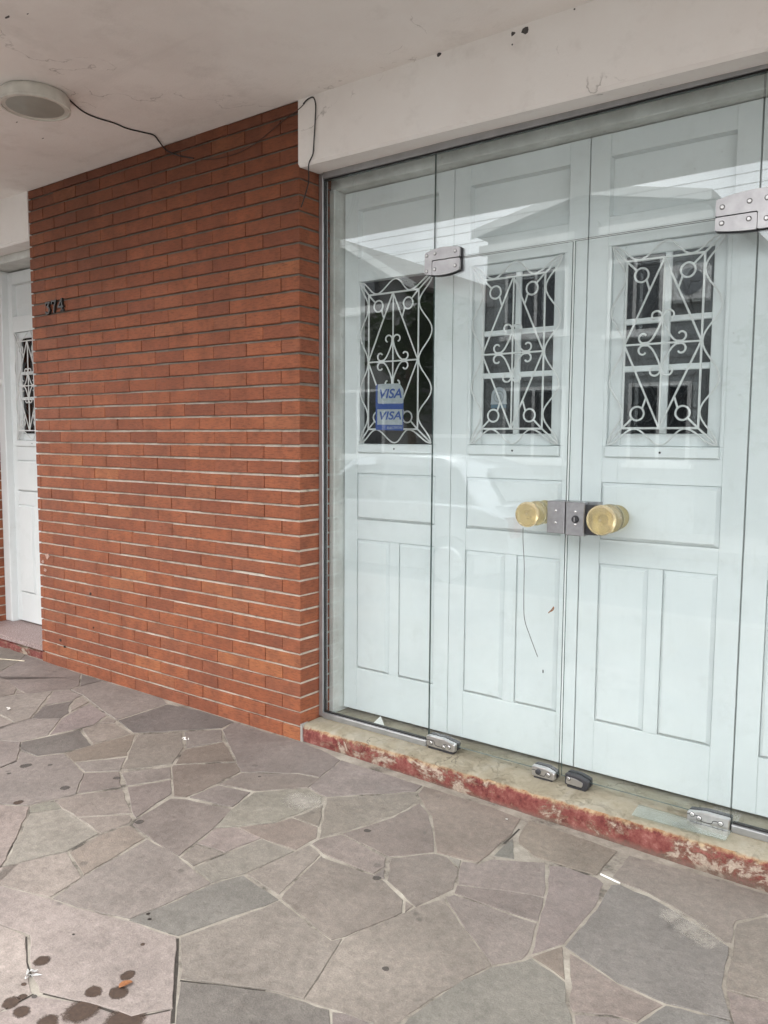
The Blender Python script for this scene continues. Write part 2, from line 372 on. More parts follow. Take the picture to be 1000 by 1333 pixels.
def soft_stain(name, col, amax=0.90, rag=1.0):
    m = Mat(name); t = m.n.new('ShaderNodeTexCoord'); sp = m.n.new('ShaderNodeSeparateXYZ'); m.l.new(t.outputs['Generated'], sp.inputs['Vector'])
    dx = m.math('SUBTRACT', sp.outputs['X'], 0.5); dy = m.math('SUBTRACT', sp.outputs['Y'], 0.5)
    d = m.math('SQRT', m.math('ADD', m.math('MULTIPLY', dx, dx), m.math('MULTIPLY', dy, dy)))
    d = m.math('ADD', d, m.math('ADD', m.math('MULTIPLY', m.math('SUBTRACT', m.noise(60, 4, 0.7), 0.5), 0.30*rag), m.math('MULTIPLY', m.math('SUBTRACT', m.noise(260, 3, 0.7), 0.5), 0.16*rag)))
    a = m.ramp(d, [(0.30-0.22*(rag-1), amax), (0.385-0.10*(rag-1), amax*0.68), (0.44, 0.0)])
    m.l.new(a, m.p.inputs['Alpha'])
    M[name] = m.done(m.ramp(m.noise(90, 4), [(0.3, tuple(v*0.8 for v in col)), (0.7, tuple(v*1.25 for v in col))]), 0.8)
soft_stain('stain_brown', (0.058, 0.036, 0.025)); soft_stain('stain_soft', (0.070, 0.062, 0.056)); soft_stain('stain_pale', (0.44, 0.41, 0.365), 0.55, 2.0)
def glass(name, tint, haze=0.02):
    m = Mat(name); m.n.remove(m.p)
    out = m.n['Material Output']
    fr = m.n.new('ShaderNodeFresnel')          # the pane is thin: both of its faces reflect alike
    bf = m.n.new('ShaderNodeNewGeometry').outputs['Backfacing']
    m.l.new(m.math('SUBTRACT', 1.6, m.math('MULTIPLY', bf, 1.6-1/1.6)), fr.inputs['IOR'])
    tr = m.n.new('ShaderNodeBsdfTransparent'); tr.inputs['Color'].default_value = (*tint, 1)
    gl = m.n.new('ShaderNodeBsdfGlossy'); gl.inputs['Roughness'].default_value = 0.0; gl.inputs['Color'].default_value = (0.96, 0.98, 1.0, 1)
    df = m.n.new('ShaderNodeBsdfDiffuse'); df.inputs['Color'].default_value = (0.62, 0.66, 0.64, 1)
    m1 = m.n.new('ShaderNodeMixShader'); m2 = m.n.new('ShaderNodeMixShader')
    dirt = m.ramp(m.noise(3.5, 7, 0.7), [(0.40, haze*0.5), (0.75, haze*2.2)])
    m.l.new(dirt, m1.inputs['Fac']); m.l.new(tr.outputs[0], m1.inputs[1]); m.l.new(df.outputs[0], m1.inputs[2])
    m.l.new(fr.outputs[0], m2.inputs['Fac']); m.l.new(m1.outputs[0], m2.inputs[1]); m.l.new(gl.outputs[0], m2.inputs[2])
    m.l.new(m2.outputs[0], out.inputs['Surface']); M[name] = m.m
glass('shop_glass', (0.962, 0.984, 0.986), 0.006)
glass('window_glass', (0.34, 0.36, 0.38), 0.003)
glass('clear_plate', (0.90, 0.93, 0.92), 0.05)
plain('glass_edge', (0.055, 0.085, 0.078), 0.25, var=0.15)

# ================================================================== SETTING
g = MB().add([(-600, -600, -0.16), (600, -600, -0.16), (600, 600, -0.16), (-600, 600, -0.16)], [(0, 1, 2, 3)]).build('ground', M['earth']); structure(g)
rd = MB().box(-80, 80, -8.0, -3.75, -0.35, -0.13).build('road', M['asphalt']); structure(rd)
fs = MB().box(-80, 80, -10.02, -8.15, -0.35, 0.0).build('far_pavement', M['concrete']); structure(fs)
kb = MB(); [kb.box(-20+k*1.0, -20+k*1.0+0.992, -3.75, -3.60, -0.35, 0.012) for k in range(40)]; structure(kb.build('kerb', M['concrete']))
kb = MB(); [kb.box(-20+k*1.0, -20+k*1.0+0.992, -8.15, -8.0, -0.35, 0.008) for k in range(40)]; structure(kb.build('far_kerb', M['concrete']))

# ---------------- near pavement: mortar bed and crazy paving stones
pv = MB()
xs = [-9+0.25*k for k in range(0, 65)]
for x in xs:
    for y in (-3.60, -2.4, -1.2, 0.03): pv.v.append((x, y, gz(x)-0.0026))
for i in range(len(xs)-1):
    for j in range(3):
        a = i*4+j; pv.f.append((a, a+4, a+5, a+1)); pv.m.append(0)
pavement = structure(pv.build('pavement', M['joint_mortar']))
bed = stuff(MB().box(-9, 7, -3.60, 0.03, -0.35, -0.10).build('pavement_bed', M['concrete'], pavement))

def crop(x0, y0, s): return lambda x, y: (x0+x/s, y0+y/s)
P1 = crop(0, 840, 4.545); P2 = crop(200, 880, 4.545); P3 = crop(0, 1020, 4.167); P4 = crop(220, 1040, 4.167)
P5 = crop(400, 940, 4.167); P6 = crop(440, 1130, 4.167); P7 = crop(620, 1040, 4.167); P8 = crop(760, 1110, 4.167)
P9 = crop(0, 1180, 4.167); PA = crop(200, 1180, 3.846); PB = crop(560, 1200, 4.545)
GREY, MAUVE, BROWN, SLATE, GREEN, PINK, DARK = (0.234, 0.204, 0.181), (0.228, 0.193, 0.176), (0.216, 0.180, 0.147), (0.196, 0.186, 0.168), (0.236, 0.219, 0.188), (0.290, 0.244, 0.216), (0.152, 0.135, 0.126)
def L(f, *ps): return [f(*p) for p in ps]
SX = -45
STONES = [
 (MAUVE, [(SX, 884)] + L(P1, (0,150),(105,98),(150,55)) + [(25, 842), (SX, 832)]),
 (MAUVE, L(P1, (0,158),(105,103),(150,60),(245,88),(475,168),(465,240),(410,258),(160,283),(100,252),(40,200),(0,190)) + [(SX, 880), (SX, 889)]),
 (MAUVE, [(SX, 884)] + L(P1, (0,195),(38,203),(97,258),(82,288),(0,300)) + [(SX, 911)]),
 (GREY, L(P1, (102,264),(152,285),(90,290))),
 (GREY, [(SX, 914)] + L(P1, (0,306),(90,294),(160,287),(308,273),(180,430),(85,452),(0,405)) + [(SX, 906)]),
 (MAUVE, [(SX, 916)] + L(P1, (0,415),(73,458),(0,482)) + [(SX, 960)]),
 (GREY, [(SX, 964)] + L(P1, (0,488),(85,458),(180,434),(357,434),(283,530),(128,566),(0,560)) + [(SX, 958)]),
 (DARK, L(P1, (484,172),(478,240),(596,207))),
 (GREY, L(P1, (602,210),(474,245),(422,262),(492,292),(602,378),(694,438),(985,345),(960,315))),
 (MAUVE, L(P1, (317,274),(408,264),(480,297),(430,322),(264,355))),
 (DARK, L(P1, (256,364),(432,328),(405,358),(408,398),(358,430),(190,430))),
 (GREY, L(P1, (487,308),(524,334),(422,390),(418,365),(442,332))),
 (MAUVE, L(P1, (532,343),(630,413),(555,467),(470,487),(295,528),(368,434),(424,400))),
 (MAUVE, L(P1, (592,456),(640,427),(684,446),(676,456))),
 (DARK, L(P1, (133,572),(468,500),(540,588),(380,632),(220,652),(125,616))),
 (GREY, L(P1, (490,492),(590,464),(678,462),(770,522),(552,582))),
 (BROWN, L(P1, (797,528),(750,652),(440,688),(386,640),(550,590),(775,528))),
 (GREY, L(P1, (742,664),(708,740),(507,746),(449,694))),
 (DARK, L(P1, (702,446),(992,350)) + [(260, 925)] + L(P2, (472,270),(400,306),(0,330)) + [(174, 953)]),
 (GREY, [(179.5, 957)] + L(P2, (168,336),(174,425),(108,518)) + [(159, 1002), (167, 984)]),
 (GREY, L(P2, (184,332),(398,317),(405,384),(196,424))),
 (BROWN, L(P2, (186,438),(412,391),(476,503),(134,518))),
 (BROWN, L(P2, (118,528),(484,513),(510,564),(380,632),(190,714),(122,708),(110,540))),
 (GREY, [(304.5, 940), (345, 953), (392, 966), (418, 976)] + L(P5, (178,205),(60,308)) + [(416, 1011)] + L(P2, (860,572),(520,565),(490,500),(445,400),(410,318))),
 (GREY, L(P2, (522,574),(860,581),(983,607),(912,658),(600,678),(392,640))),
 (GREY, L(P2, (385,649),(570,688),(465,772),(216,716))),
 (GREEN, L(P2, (594,692),(912,668),(990,715),(992,752),(735,858),(500,886),(362,896),(470,785))),
 (MAUVE, [(159, 1006), (221.5, 998), (222, 1012.5), (200, 1016.5), (165, 1021.5)]),
 (MAUVE, L(P1, (504,757),(703,750),(716,836),(462,872))),
 (MAUVE, [(166.5, 1025), (222, 1015.5), (222.5, 1033), (177, 1064), (173, 1058)]),
 (GREY, L(P1, (122,626),(220,660),(375,643),(435,694),(497,757),(448,876)) + L(P3, (408,56),(165,113),(0,110)) + [(SX, 1046), (SX, 1018), (0, 1001), (22, 991.5)]),
 (GREY, [(SX, 963)] + L(P1, (0,566),(124,572),(98,678),(0,722)) + [(SX, 1015)]),
 (PINK, [(SX, 1049)] + L(P3, (0,116),(158,126),(80,308),(0,450)) + [(SX, 1195)]),
 (GREEN, L(P3, (168,122),(288,93),(330,134),(168,155))),
 (GREEN, L(P3, (165,163),(333,138),(412,182),(528,272),(365,362),(28,442))),
 (MAUVE, L(P3, (297,91),(410,63),(657,28),(710,158),(415,176),(342,130))),
 (MAUVE, L(P3, (428,184),(700,168),(715,190),(698,213),(548,267))),
 (BROWN, L(P3, (380,372),(548,278),(702,226),(783,295),(457,492))),
 (PINK, L(P3, (18,452),(362,373),(440,508),(273,612),(0,543)) + [(SX, 1140), (SX, 1205)]),
 (GREY, L(P3, (802,304),(968,398)) + L(P4, (52,320),(224,456),(0,560)) + L(P3, (708,730),(420,666),(290,621),(458,504))),
 (MAUVE, [(227, 1039.5), (244, 1040.5), (301, 1053.5)] + L(P4, (338,58),(243,155),(54,306)) + L(P3, (832,308),(722,222),(744,194),(925,82))),
 (MAUVE, L(P4, (252,162),(360,155),(495,212),(305,288),(155,241))),
 (GREY, L(P4, (148,249),(294,296),(133,361),(66,315))),
 (BROWN, L(P4, (382,153),(575,132),(665,103),(805,152),(798,210),(690,272),(512,214))),
 (GREY, L(P4, (680,98),(833,36),(812,147))),
 (GREEN, L(P4, (506,219),(674,284),(410,402),(232,452),(142,370))),
 (GREY, L(P4, (760,250),(818,300),(597,515),(424,408),(692,285))),
 (SLATE, L(P4, (402,416),(592,545),(50,738),(0,728)) + L(P3, (962,820),(705,738)) + L(P4, (0,572),(232,466))),
 (GREY, L(P5, (108,412),(578,383),(602,428),(460,506),(180,597),(68,626))),
 (GREY, L(P5, (185,208),(300,245),(480,300),(620,345),(588,374),(108,402),(72,390),(12,356))),
 (MAUVE, L(P5, (608,440),(656,502),(680,600),(685,702),(445,726),(196,605),(470,516))),
 (MAUVE, L(P5, (187,612),(426,737),(416,783),(360,820),(88,710),(28,660),(65,638))),
 (BROWN, L(P5, (604,390),(634,350),(760,390),(1000,462)) + L(P7, (238,108),(190,195),(0,352)) + L(P5, (930,760),(706,706),(694,600),(680,510),(634,440))),
 (GREY, L(P5, (458,738),(690,714),(758,733),(815,795),(790,900)) + L(P6, (620,112),(422,206),(270,65)) + L(P5, (440,840))),
 (GREEN, L(P5, (774,734),(832,750),(820,784))),
 (GREY, [(419, 1116)] + L(P5, (360,832)) + [(501, 1148)] + L(P6, (350,172),(345,240),(42,366)) + L(P4, (885,760),(612,540),(624,515),(828,309))),
 (MAUVE, L(P6, (196,38),(250,8),(250,56))),
 (GREY, L(P6, (368,180),(404,204),(366,236))),
 (GREY, L(P6, (572,168),(660,300),(824,525),(690,596),(368,798)) + [(518, 1331), (498, 1375), (487, 1331)] + L(P6, (0,768)) + L(PA, (760,466),(958,160)) + L(P6, (62,368),(352,247),(424,215))),
 (GREY, L(P6, (590,158),(670,290),(836,518)) + L(PB, (540,218)) + L(P7, (276,838),(326,674)) + L(P6, (1000,276),(630,145))),
 (MAUVE, L(P6, (634,132),(648,94),(1000,139)) + L(P7, (363,538),(333,660)) + L(P6, (1000,262))),
 (MAUVE, [(597.5, 1150.5)] + L(P5, (826,800),(844,756),(930,772)) + L(P7, (85,326),(210,335),(370,347),(374,470),(363,528)) + L(P6, (1000,131))),
 (SLATE, L(P7, (100,306),(198,214),(205,322))),
 (BROWN, L(P7, (240,185),(292,118),(500,190),(760,283),(668,395),(650,412),(500,368),(312,308),(232,240))),
 (MAUVE, L(P7, (398,362),(480,370),(655,428),(688,457),(644,580),(475,780),(304,836),(346,660),(392,500))),
 (SLATE, L(P8, (150,175),(200,174),(420,276),(785,512),(745,720),(795,900),(440,811),(185,701),(0,575)) + L(P7, (484,798),(656,600),(726,482))),
 (GREY, L(P8, (250,15),(500,85),(800,170),(1000,230)) + [(1045, 1180), (1045, 1196)] + L(P8, (985,330),(822,366),(810,440),(798,484),(765,484),(605,360),(355,216),(205,160),(160,128))),
 (GREY, L(P8, (834,384),(988,350)) + [(1045, 1200), (1045, 1312)] + L(P8, (1000,795),(780,738),(776,700),(816,540))),
 (MAUVE, L(P8, (780,752),(1000,812)) + [(1045, 1322), (1045, 1375), (962, 1375)] + L(P8, (818,920))),
 (BROWN, L(PB, (610,206),(780,148),(795,335))),
 (MAUVE, L(PB, (830,190)) + L(P8, (0,592),(185,715),(424,824),(285,915),(150,874),(0,862)) + L(PB, (848,524),(832,500),(832,320))),
 (SLATE, L(PB, (560,234),(360,272),(200,342),(0,478)) + [(533, 1325), (503, 1375), (753, 1375)] + L(PB, (830,545),(800,480),(792,356),(600,216))),
 (MAUVE, L(PB, (858,552)) + L(P8, (0,882),(150,892),(272,930)) + [(815, 1375), (760, 1375)]),
 (SLATE, L(P8, (446,830),(788,916)) + [(952, 1375), (820, 1375)] + L(P8, (296,928))),
 (DARK, L(PA, (138,380),(300,392),(560,426),(755,478),(876,518)) + [(430, 1375), (226, 1375)] + L(PA, (120,500))),
 (MAUVE, L(PA, (898,530),(1000,552)) + [(483, 1333), (495, 1375), (435, 1375)]),
 (GREY, L(PA, (138,156),(550,11)) + [(364, 1173)] + L(P4, (880,772)) + L(PA, (940,162),(750,460),(560,411),(138,356))),
 (PINK, L(P9, (954,168),(935,552),(715,594),(480,519),(218,460),(190,395),(172,330),(166,150),(0,92)) + [(SX, 1190), (SX, 1145), (0, 1153), (66, 1170.5), (100, 1183), (165, 1199)]),
 (PINK, [(SX, 1194)] + L(P9, (0,100),(138,158),(142,300),(170,468),(30,548),(0,568)) + [(SX, 1330)]),
 (PINK, [(SX, 1335)] + L(P9, (35,562),(185,480),(480,534),(715,607),(928,564)) + [(221, 1375), (SX, 1375)]),
]
def inset(poly, d):
    n = len(poly); out = []
    area = sum(poly[i][0]*poly[(i+1) % n][1]-poly[(i+1) % n][0]*poly[i][1] for i in range(n))
    if area < 0: poly = poly[::-1]
    for i in range(n):
        a, b, c2 = Vector(poly[i-1]), Vector(poly[i]), Vector(poly[(i+1) % n])
        e1 = (b-a).normalized(); e2 = (c2-b).normalized()
        n1 = Vector((-e1.y, e1.x)); n2 = Vector((-e2.y, e2.x)); h = n1+n2
        if h.length < 1e-6: h = n1.copy()
        h.normalize(); k = max(h.dot(n1), 0.45)
        out.append(b + h*(d/k))
    return [tuple(p) for p in out]
def refine(poly, step=0.05, jit=0.0022):
    out = []; n = len(poly)
    for i in range(n):
        a, b = Vector(poly[i]), Vector(poly[(i+1) % n]); out.append(tuple(a))
        k = int((b-a).length/step)
        nr = Vector((-(b-a).y, (b-a).x)).normalized() if (b-a).length > 0 else Vector((0, 0))
        for q in range(1, k+1):
            t = q/(k+1); out.append(tuple(a.lerp(b, t)+nr*random.gauss(0, jit)))
    return out
def stone(poly, col, lift=0.0, fine=True):
    p0 = inset(poly, -0.0012 if fine else 0.004)
    if fine: p0 = refine(p0)
    top = inset(p0, 0.0013)
    if sum(p0[i][0]*p0[(i+1) % len(p0)][1]-p0[(i+1) % len(p0)][0]*p0[i][1] for i in range(len(p0))) < 0: p0 = p0[::-1]
    n = len(p0); cx = sum(p[0] for p in p0)/n; cy = sum(p[1] for p in p0)/n
    tx, ty = random.gauss(0, 0.0012), random.gauss(0, 0.0012)
    def Z(p, dz): return (p[0]-cx, p[1]-cy, gz(p[0])+dz+lift+tx*(p[0]-cx)+ty*(p[1]-cy))
    mb = MB()
    v = [Z(p, 0.0) for p in top] + [Z(p, -0.0018) for p in p0] + [Z(p, -0.03) for p in p0]
    f = [tuple(range(n))]
    for k in range(n):
        q = (k+1) % n; f += [(k, n+k, n+q, q), (n+k, 2*n+k, 2*n+q, n+q)]
    mb.add(v, f)
    plane = (cx, cy, tx, ty, lift)
    o = link('paving_stone', mb.mesh('paving_stone', M['stone'], fix=True), pavement, (cx, cy, 0))
    k = random.uniform(0.86, 1.10); o.color = (col[0]*k, col[1]*k*random.uniform(0.975, 1.015), col[2]*k*random.uniform(0.95, 1.03), 1)
    return o, plane
stones = []
for col, px in STONES:
    poly = [ground_pt(*p) for p in px]
    poly = [(x, min(y, 0.02)) for x, y in poly]
    o_, pl_ = stone(poly, col, random.uniform(-0.0008, 0.0012)); stones.append((o_, poly, pl_))

# joints that have lost their mortar, lower left
oj = MB()
for path, w in (([P9(963,170), P9(958,330), P9(950,430), P9(942,552), P9(938,630)], 0.0075), ([P9(235,468), P9(480,524), P9(560,550), P9(715,602), P9(925,560)], 0.006), ([P9(30,553), P9(120,505), P9(182,472)], 0.005),
                ([PA(132,368), PA(300,388), PA(560,419)], 0.005), ([P9(143,160), P9(146,300), P9(172,380)], 0.004), ([(SX, 1196), P3(0,452), P3(60,350), P3(90,290)], 0.004), ([P1(0,724), P1(100,682)], 0.005), ([P7(235,160), P7(190,205), P7(150,240)], 0.006)):
    pts = [Vector((*ground_pt(*p), 0)) for p in path]
    for a, b in zip(pts[:-1], pts[1:]):
        d = (b-a).normalized(); nr = Vector((-d.y, d.x, 0))*w*0.62
        oj.add([Vector((q.x, q.y, gz(q.x)-0.0019)) for q in (a-nr, a+nr, b+nr, b-nr)], [(0, 1, 2, 3)])
stuff(oj.build('open_joint', M['open_joint'], pavement))
# stones outside the part of the pavement that the photo shows
def clip(poly, a, b, c):                       # keep a*x+b*y<=c
    out = []; n = len(poly)
    for i in range(n):
        p, q = poly[i], poly[(i+1) % n]; dp = a*p[0]+b*p[1]-c; dq = a*q[0]+b*q[1]-c
        if dp <= 0: out.append(p)
        if (dp < 0 < dq) or (dq < 0 < dp):
            t = dp/(dp-dq); out.append((p[0]+(q[0]-p[0])*t, p[1]+(q[1]-p[1])*t))
    return out
def half(pa, pb, inside):                      # half plane through two points holding 'inside'
    nx, ny = -(pb[1]-pa[1]), pb[0]-pa[0]; cc = nx*pa[0]+ny*pa[1]
    if nx*inside[0]+ny*inside[1] > cc: nx, ny, cc = -nx, -ny, -cc
    return (nx, ny, cc)
mid = ground_pt(450, 1100)
HL = half(ground_pt(SX, 900), ground_pt(SX, 1375), mid); HB = half(ground_pt(0, 1375), ground_pt(1000, 1375), mid); HR = half(ground_pt(1045, 1200), ground_pt(1045, 1375), mid)
neg = lambda h: (-h[0], -h[1], -h[2])
sites = []
for i in range(-22, 18):
    for j in range(0, 9):
        sites.append((i*0.40+random.uniform(-0.17, 0.17)+0.2*(j % 2), -0.1-j*0.41+random.uniform(-0.17, 0.17)))
cols = [GREY, GREY, MAUVE, MAUVE, BROWN, SLATE, GREEN, PINK, DARK]
outer = []
for s in sites:
    cell = [(s[0]-0.9, s[1]-0.9), (s[0]+0.9, s[1]-0.9), (s[0]+0.9, s[1]+0.9), (s[0]-0.9, s[1]+0.9)]
    for t in sites:
        if t == s or abs(t[0]-s[0]) > 1.3 or abs(t[1]-s[1]) > 1.3: continue
        a, b = t[0]-s[0], t[1]-s[1]
        cell = clip(cell, a, b, (t[0]**2+t[1]**2-s[0]**2-s[1]**2)/2)
        if len(cell) < 3: break
    if len(cell) < 3: continue
    for h in ((0, 1, 0.02), (0, -1, 3.595), (-1, 0, 8.9), (1, 0, 6.9)): cell = clip(cell, *h) if len(cell) >= 3 else cell
    for hs in ([neg(HL)], [HL, neg(HB)], [HL, HB, neg(HR)]):
        q = cell
        for h in hs: q = clip(q, *h) if len(q) >= 3 else q
        if len(q) >= 3:
            ar = abs(sum(q[i][0]*q[(i+1) % len(q)][1]-q[(i+1) % len(q)][0]*q[i][1] for i in range(len(q))))/2
            if ar > 0.006: outer.append((ar*(1/(0.3+math.hypot(s[0]-1.3, s[1]+0.9))), q))
outer.sort(key=lambda t: -t[0])
for k, (_, q) in enumerate(outer):
    if k < 200: stone(q, random.choice(cols), 0, fine=False)
rest = MB()
for _, q in outer[200:]:
    p0 = inset(q, 0.005); n = len(p0)
    rest.add([(x, y, gz(x)) for x, y in p0]+[(x, y, gz(x)-0.03) for x, y in p0], [tuple(range(n))]+[(k, n+k, n+(k+1) % n, (k+1) % n) for k in range(n)])
if rest.v:
    ro = stuff(rest.build('outer_paving', M['stone'], pavement)); ro.color = (*GREY, 1)

# ---------------- canopy, beams
CEIL = 2.935
cn = MB(); cn.box(-9, 9, -1.72, 0.0, CEIL, 3.20); cn.box(-9, 9, 0.0, 4.5, 3.0, 3.2)
canopy = tag(cn.build('canopy', M['plaster']), 'stained white concrete canopy slab over the pavement with a ceiling lamp', 'canopy')
def beam(x0, x1, za, zb, name, label):
    mb = MB(); y0, y1 = -0.004, 0.42
    v = [(x0, y0, za), (x1, y0, zb), (x1, y0, CEIL), (x0, y0, CEIL), (x0, y1, 2.668), (x1, y1, 2.668), (x1, y1, CEIL+0.06), (x0, y1, CEIL+0.06)]
    e = 0.012
    v += [(x0, y0+e, za-0.0), (x1, y0+e, zb-0.0)]
    v[0] = (x0, y0, za+e); v[1] = (x1, y0, zb+e)
    mb.add(v, [(0, 1, 2, 3), (0, 8, 9, 1), (8, 4, 5, 9), (4, 7, 6, 5), (3, 2, 6, 7), (0, 3, 7, 4, 8), (1, 9, 5, 6, 2)])
    return tag(mb.build(name, M['plaster']), label, 'beam')
beam(0.0, 2.5, 2.650, 2.617, 'plaster_beam', 'white plastered beam above the glass shopfront')
beam(-3.15, -2.236, 2.646, 2.646, 'plaster_beam', 'white plastered beam over the white door left of the brick pier')
# small nail holes and chipped plaster on beam and ceiling
def onY(x, y, Y): v = ray(x, y); return CAM+v*((Y-CAM.y)/v.y)
def onZ(x, y, Z): v = ray(x, y); return CAM+v*((Z-CAM.z)/v.z)
for k, (x, y, s) in enumerate(((572, 71, 0.011), (668, 44, 0.010), (683, 40, 0.016), (667, 58, 0.004), (748, 12, 0.004))):
    p = onY(x, y, -0.004); mb = MB()
    poly = [(p.x+s*random.uniform(0.6, 1.1)*math.cos(a), p.z+s*random.uniform(0.5, 1.0)*math.sin(a)) for a in [i*2*math.pi/9 for i in range(9)]]
    mb.prism(poly, -0.0052, -0.003); mb.build('nail_hole', M['stain_grey'], bpy.data.objects['plaster_beam'])
for k, (x, y, s) in enumerate(((10, 22, 0.016), (22, 159, 0.008), (56, 180, 0.009), (36, 18, 0.006))):
    p = onZ(x, y, CEIL); mb = MB()
    poly = [(p.x+s*random.uniform(0.7, 1.3)*math.cos(a), p.y+s*0.35*random.uniform(0.6, 1.1)*math.sin(a)) for a in [i*2*math.pi/9 for i in range(9)]]
    mb.prism(poly, CEIL-0.001, CEIL+0.003, 'z'); mb.build('paint_chip', M['stain_grey'], canopy)

# ---------------- brick piers
C, BL = 0.07, 0.2307
def zj(j): return (40.2-j)*C
def brick_pier(x0, x1, label, phase, left_face, right_face, pieces=True, y_back=0.24):
    root = thing('brick_pier', label, 'brick wall', ((x0+x1)/2, 0.1, 0))
    T = 0.022
    core = MB().box(x0+0.008, x1-0.008, 0.011, y_back, 0.0, CEIL).build('mortar_core', M['mortar'], root)
    items = []
    for j in range(-2, 40):
        zb = zj(j+1)+0.0052; zt = min(zj(j)-0.0052, CEIL-0.001)
        if j == 39: zb = 0.002
        half_ = (j % 2 == 1) != phase
        x = x1; first = True
        while x > x0+0.02:
            w = BL/2 if (half_ and first) else BL
            first = False
            xa = x-w
            if xa < x0+0.03: xa = x0
            items.append(('f', xa+(0.0 if xa == x0 else 0.0013), x-(0.0 if x == x1 else 0.0013), zb, zt, x == x1, xa == x0))
            x = xa
        if right_face: items.append(('r', 0, 0, zb, zt, 0, 0))
        if left_face: items.append(('l', 0, 0, zb, zt, 0, 0))
    def brick_mesh(mb, it, ox, oy, oz):
        kind, xa, xb, zb, zt, rc, lc = it
        b = random.uniform(0.0016, 0.0034); jy = random.gauss(0, 0.0011); zb += random.gauss(0, 0.0008); zt += random.gauss(0, 0.0008)
        if kind == 'f':
            v = [(xa+b, jy, zb+b), (xb-b, jy, zb+b), (xb-b, jy, zt-b), (xa+b, jy, zt-b),
                 (xa, b+jy, zb), (xb, b+jy, zb), (xb, b+jy, zt), (xa, b+jy, zt)]
            xr = xb-(T if (rc and right_face) else 0); xl = xa+(T if (lc and left_face) else 0)
            v += [(xl, T, zb), (xr, T, zb), (xr, T, zt), (xl, T, zt)]
        else:
            sgn = 1 if kind == 'r' else -1; xo = x1 if kind == 'r' else x0; jy *= sgn
            ya, yb = 0.001, y_back
            v = [(xo+jy, ya+b+0.001, zb+b), (xo+jy, yb, zb+b), (xo+jy, yb, zt-b), (xo+jy, ya+b+0.001, zt-b),
                 (xo-sgn*b, ya+0.001, zb), (xo-sgn*b, yb, zb), (xo-sgn*b, yb, zt), (xo-sgn*b, ya+0.001, zt),
                 (xo-sgn*T, ya+T, zb), (xo-sgn*T, yb, zb), (xo-sgn*T, yb, zt), (xo-sgn*T, ya+T, zt)]
        f = [(0, 1, 2, 3)]
        for k in range(4):
            q = (k+1) % 4; f += [(k, 4+k, 4+q, q), (4+k, 8+k, 8+q, 4+q)]
        f.append((11, 10, 9, 8))
        mb.add([(p[0]-ox, p[1]-oy, p[2]-oz) for p in v], f)
    def score(it):
        kind, xa, xb, zb, zt = it[:5]
        if kind == 'f': pts = [(xa, 0, zb), (xb, 0, zb), (xb, 0, zt), (xa, 0, zt)]
        elif kind == 'r': pts = [(x1, 0, zb), (x1, 0.14, zb), (x1, 0.14, zt), (x1, 0, zt)]
        else: return 0
        q = [project(p) for p in pts]
        return abs(sum(q[i][0]*q[(i+1) % 4][1]-q[(i+1) % 4][0]*q[i][1] for i in range(4)))/2
    items.sort(key=lambda t: -score(t))
    n_single = 300 if pieces else 0
    for it in items[:n_single]:
        mb = MB(); kind, xa, xb, zb, zt = it[:5]
        c = ((xa+xb)/2 if kind == 'f' else (x1 if kind == 'r' else x0), 0.0, zb)
        brick_mesh(mb, it, *c)
        link('brick', mb.mesh('brick', M['brick'], fix=True), root).matrix_parent_inverse = Matrix.Translation(Vector(c)-root.location)
    mb = MB()
    for it in items[n_single:]: brick_mesh(mb, it, 0, 0, 0)
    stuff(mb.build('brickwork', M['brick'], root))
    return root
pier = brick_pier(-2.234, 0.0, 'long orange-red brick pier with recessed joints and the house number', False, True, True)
brick_pier(2.5, 3.9, 'brick pier right of the glass shopfront', True, True, False, pieces=False)
brick_pier(-5.2, -3.15, 'brick pier left of the narrow white door', True, False, True, pieces=False, y_back=0.40)
# plaster smear and drips on bricks
for nm, x, y, s, mt in (('paint_smear', 62, 724, 0.026, 'smear'), ('paint_smear', 56, 731, 0.014, 'smear'), ('paint_smear', 59, 742, 0.016, 'smear'), ('tar_spot', 118, 773, 0.012, 'black_paint'), ('tar_spot', 122, 817, 0.007, 'black_paint'), ('tar_spot', 79, 833, 0.014, 'black_paint'), ('tar_spot', 84, 842, 0.010, 'black_paint')):
    p = onY(x, y, 0)
    mb = MB(); poly = [(p.x+s*random.uniform(0.35, 1.1)*math.cos(a), p.z+s*random.uniform(0.3, 0.9)*math.sin(a)) for a in [i*2*math.pi/13 for i in range(13)]]
    mb.prism(poly, -0.0028, 0.004); mb.build(nm, M[mt], pier)

# ---------------- the building behind
rm = MB()
rm.box(-0.05, 2.55, 3.4, 3.5, 0.0, 3.0); rm.box(-0.15, -0.05, 0.42, 3.5, 0.0, 3.0); rm.box(2.55, 2.65, 0.42, 3.5, 0.0, 3.0)
rm.box(-0.05, 2.55, 0.44, 3.4, -0.02, 0.10); rm.box(-0.05, 2.55, 0.43, 3.4, 2.80, 2.9)
structure(rm.build('shop_interior', M['interior_dark']))
rm = MB(); rm.box(-3.4, -0.2, 2.4, 2.5, 0.0, 3.0); rm.box(-3.5, -3.4, 0.42, 2.5, 0.0, 3.0); rm.box(-0.3, -0.2, 0.42, 2.4, 0.0, 3.0); rm.box(-3.4, -0.3, 0.44, 2.4, -0.02, 0.1); rm.box(-3.4, -0.3, 0.43, 2.4, 2.8, 2.9)
structure(rm.build('hall_interior', M['interior_dark']))
rm = MB(); rm.box(-3.15+0.01, -0.001, 0.245, 0.42, 0.0, 2.99)
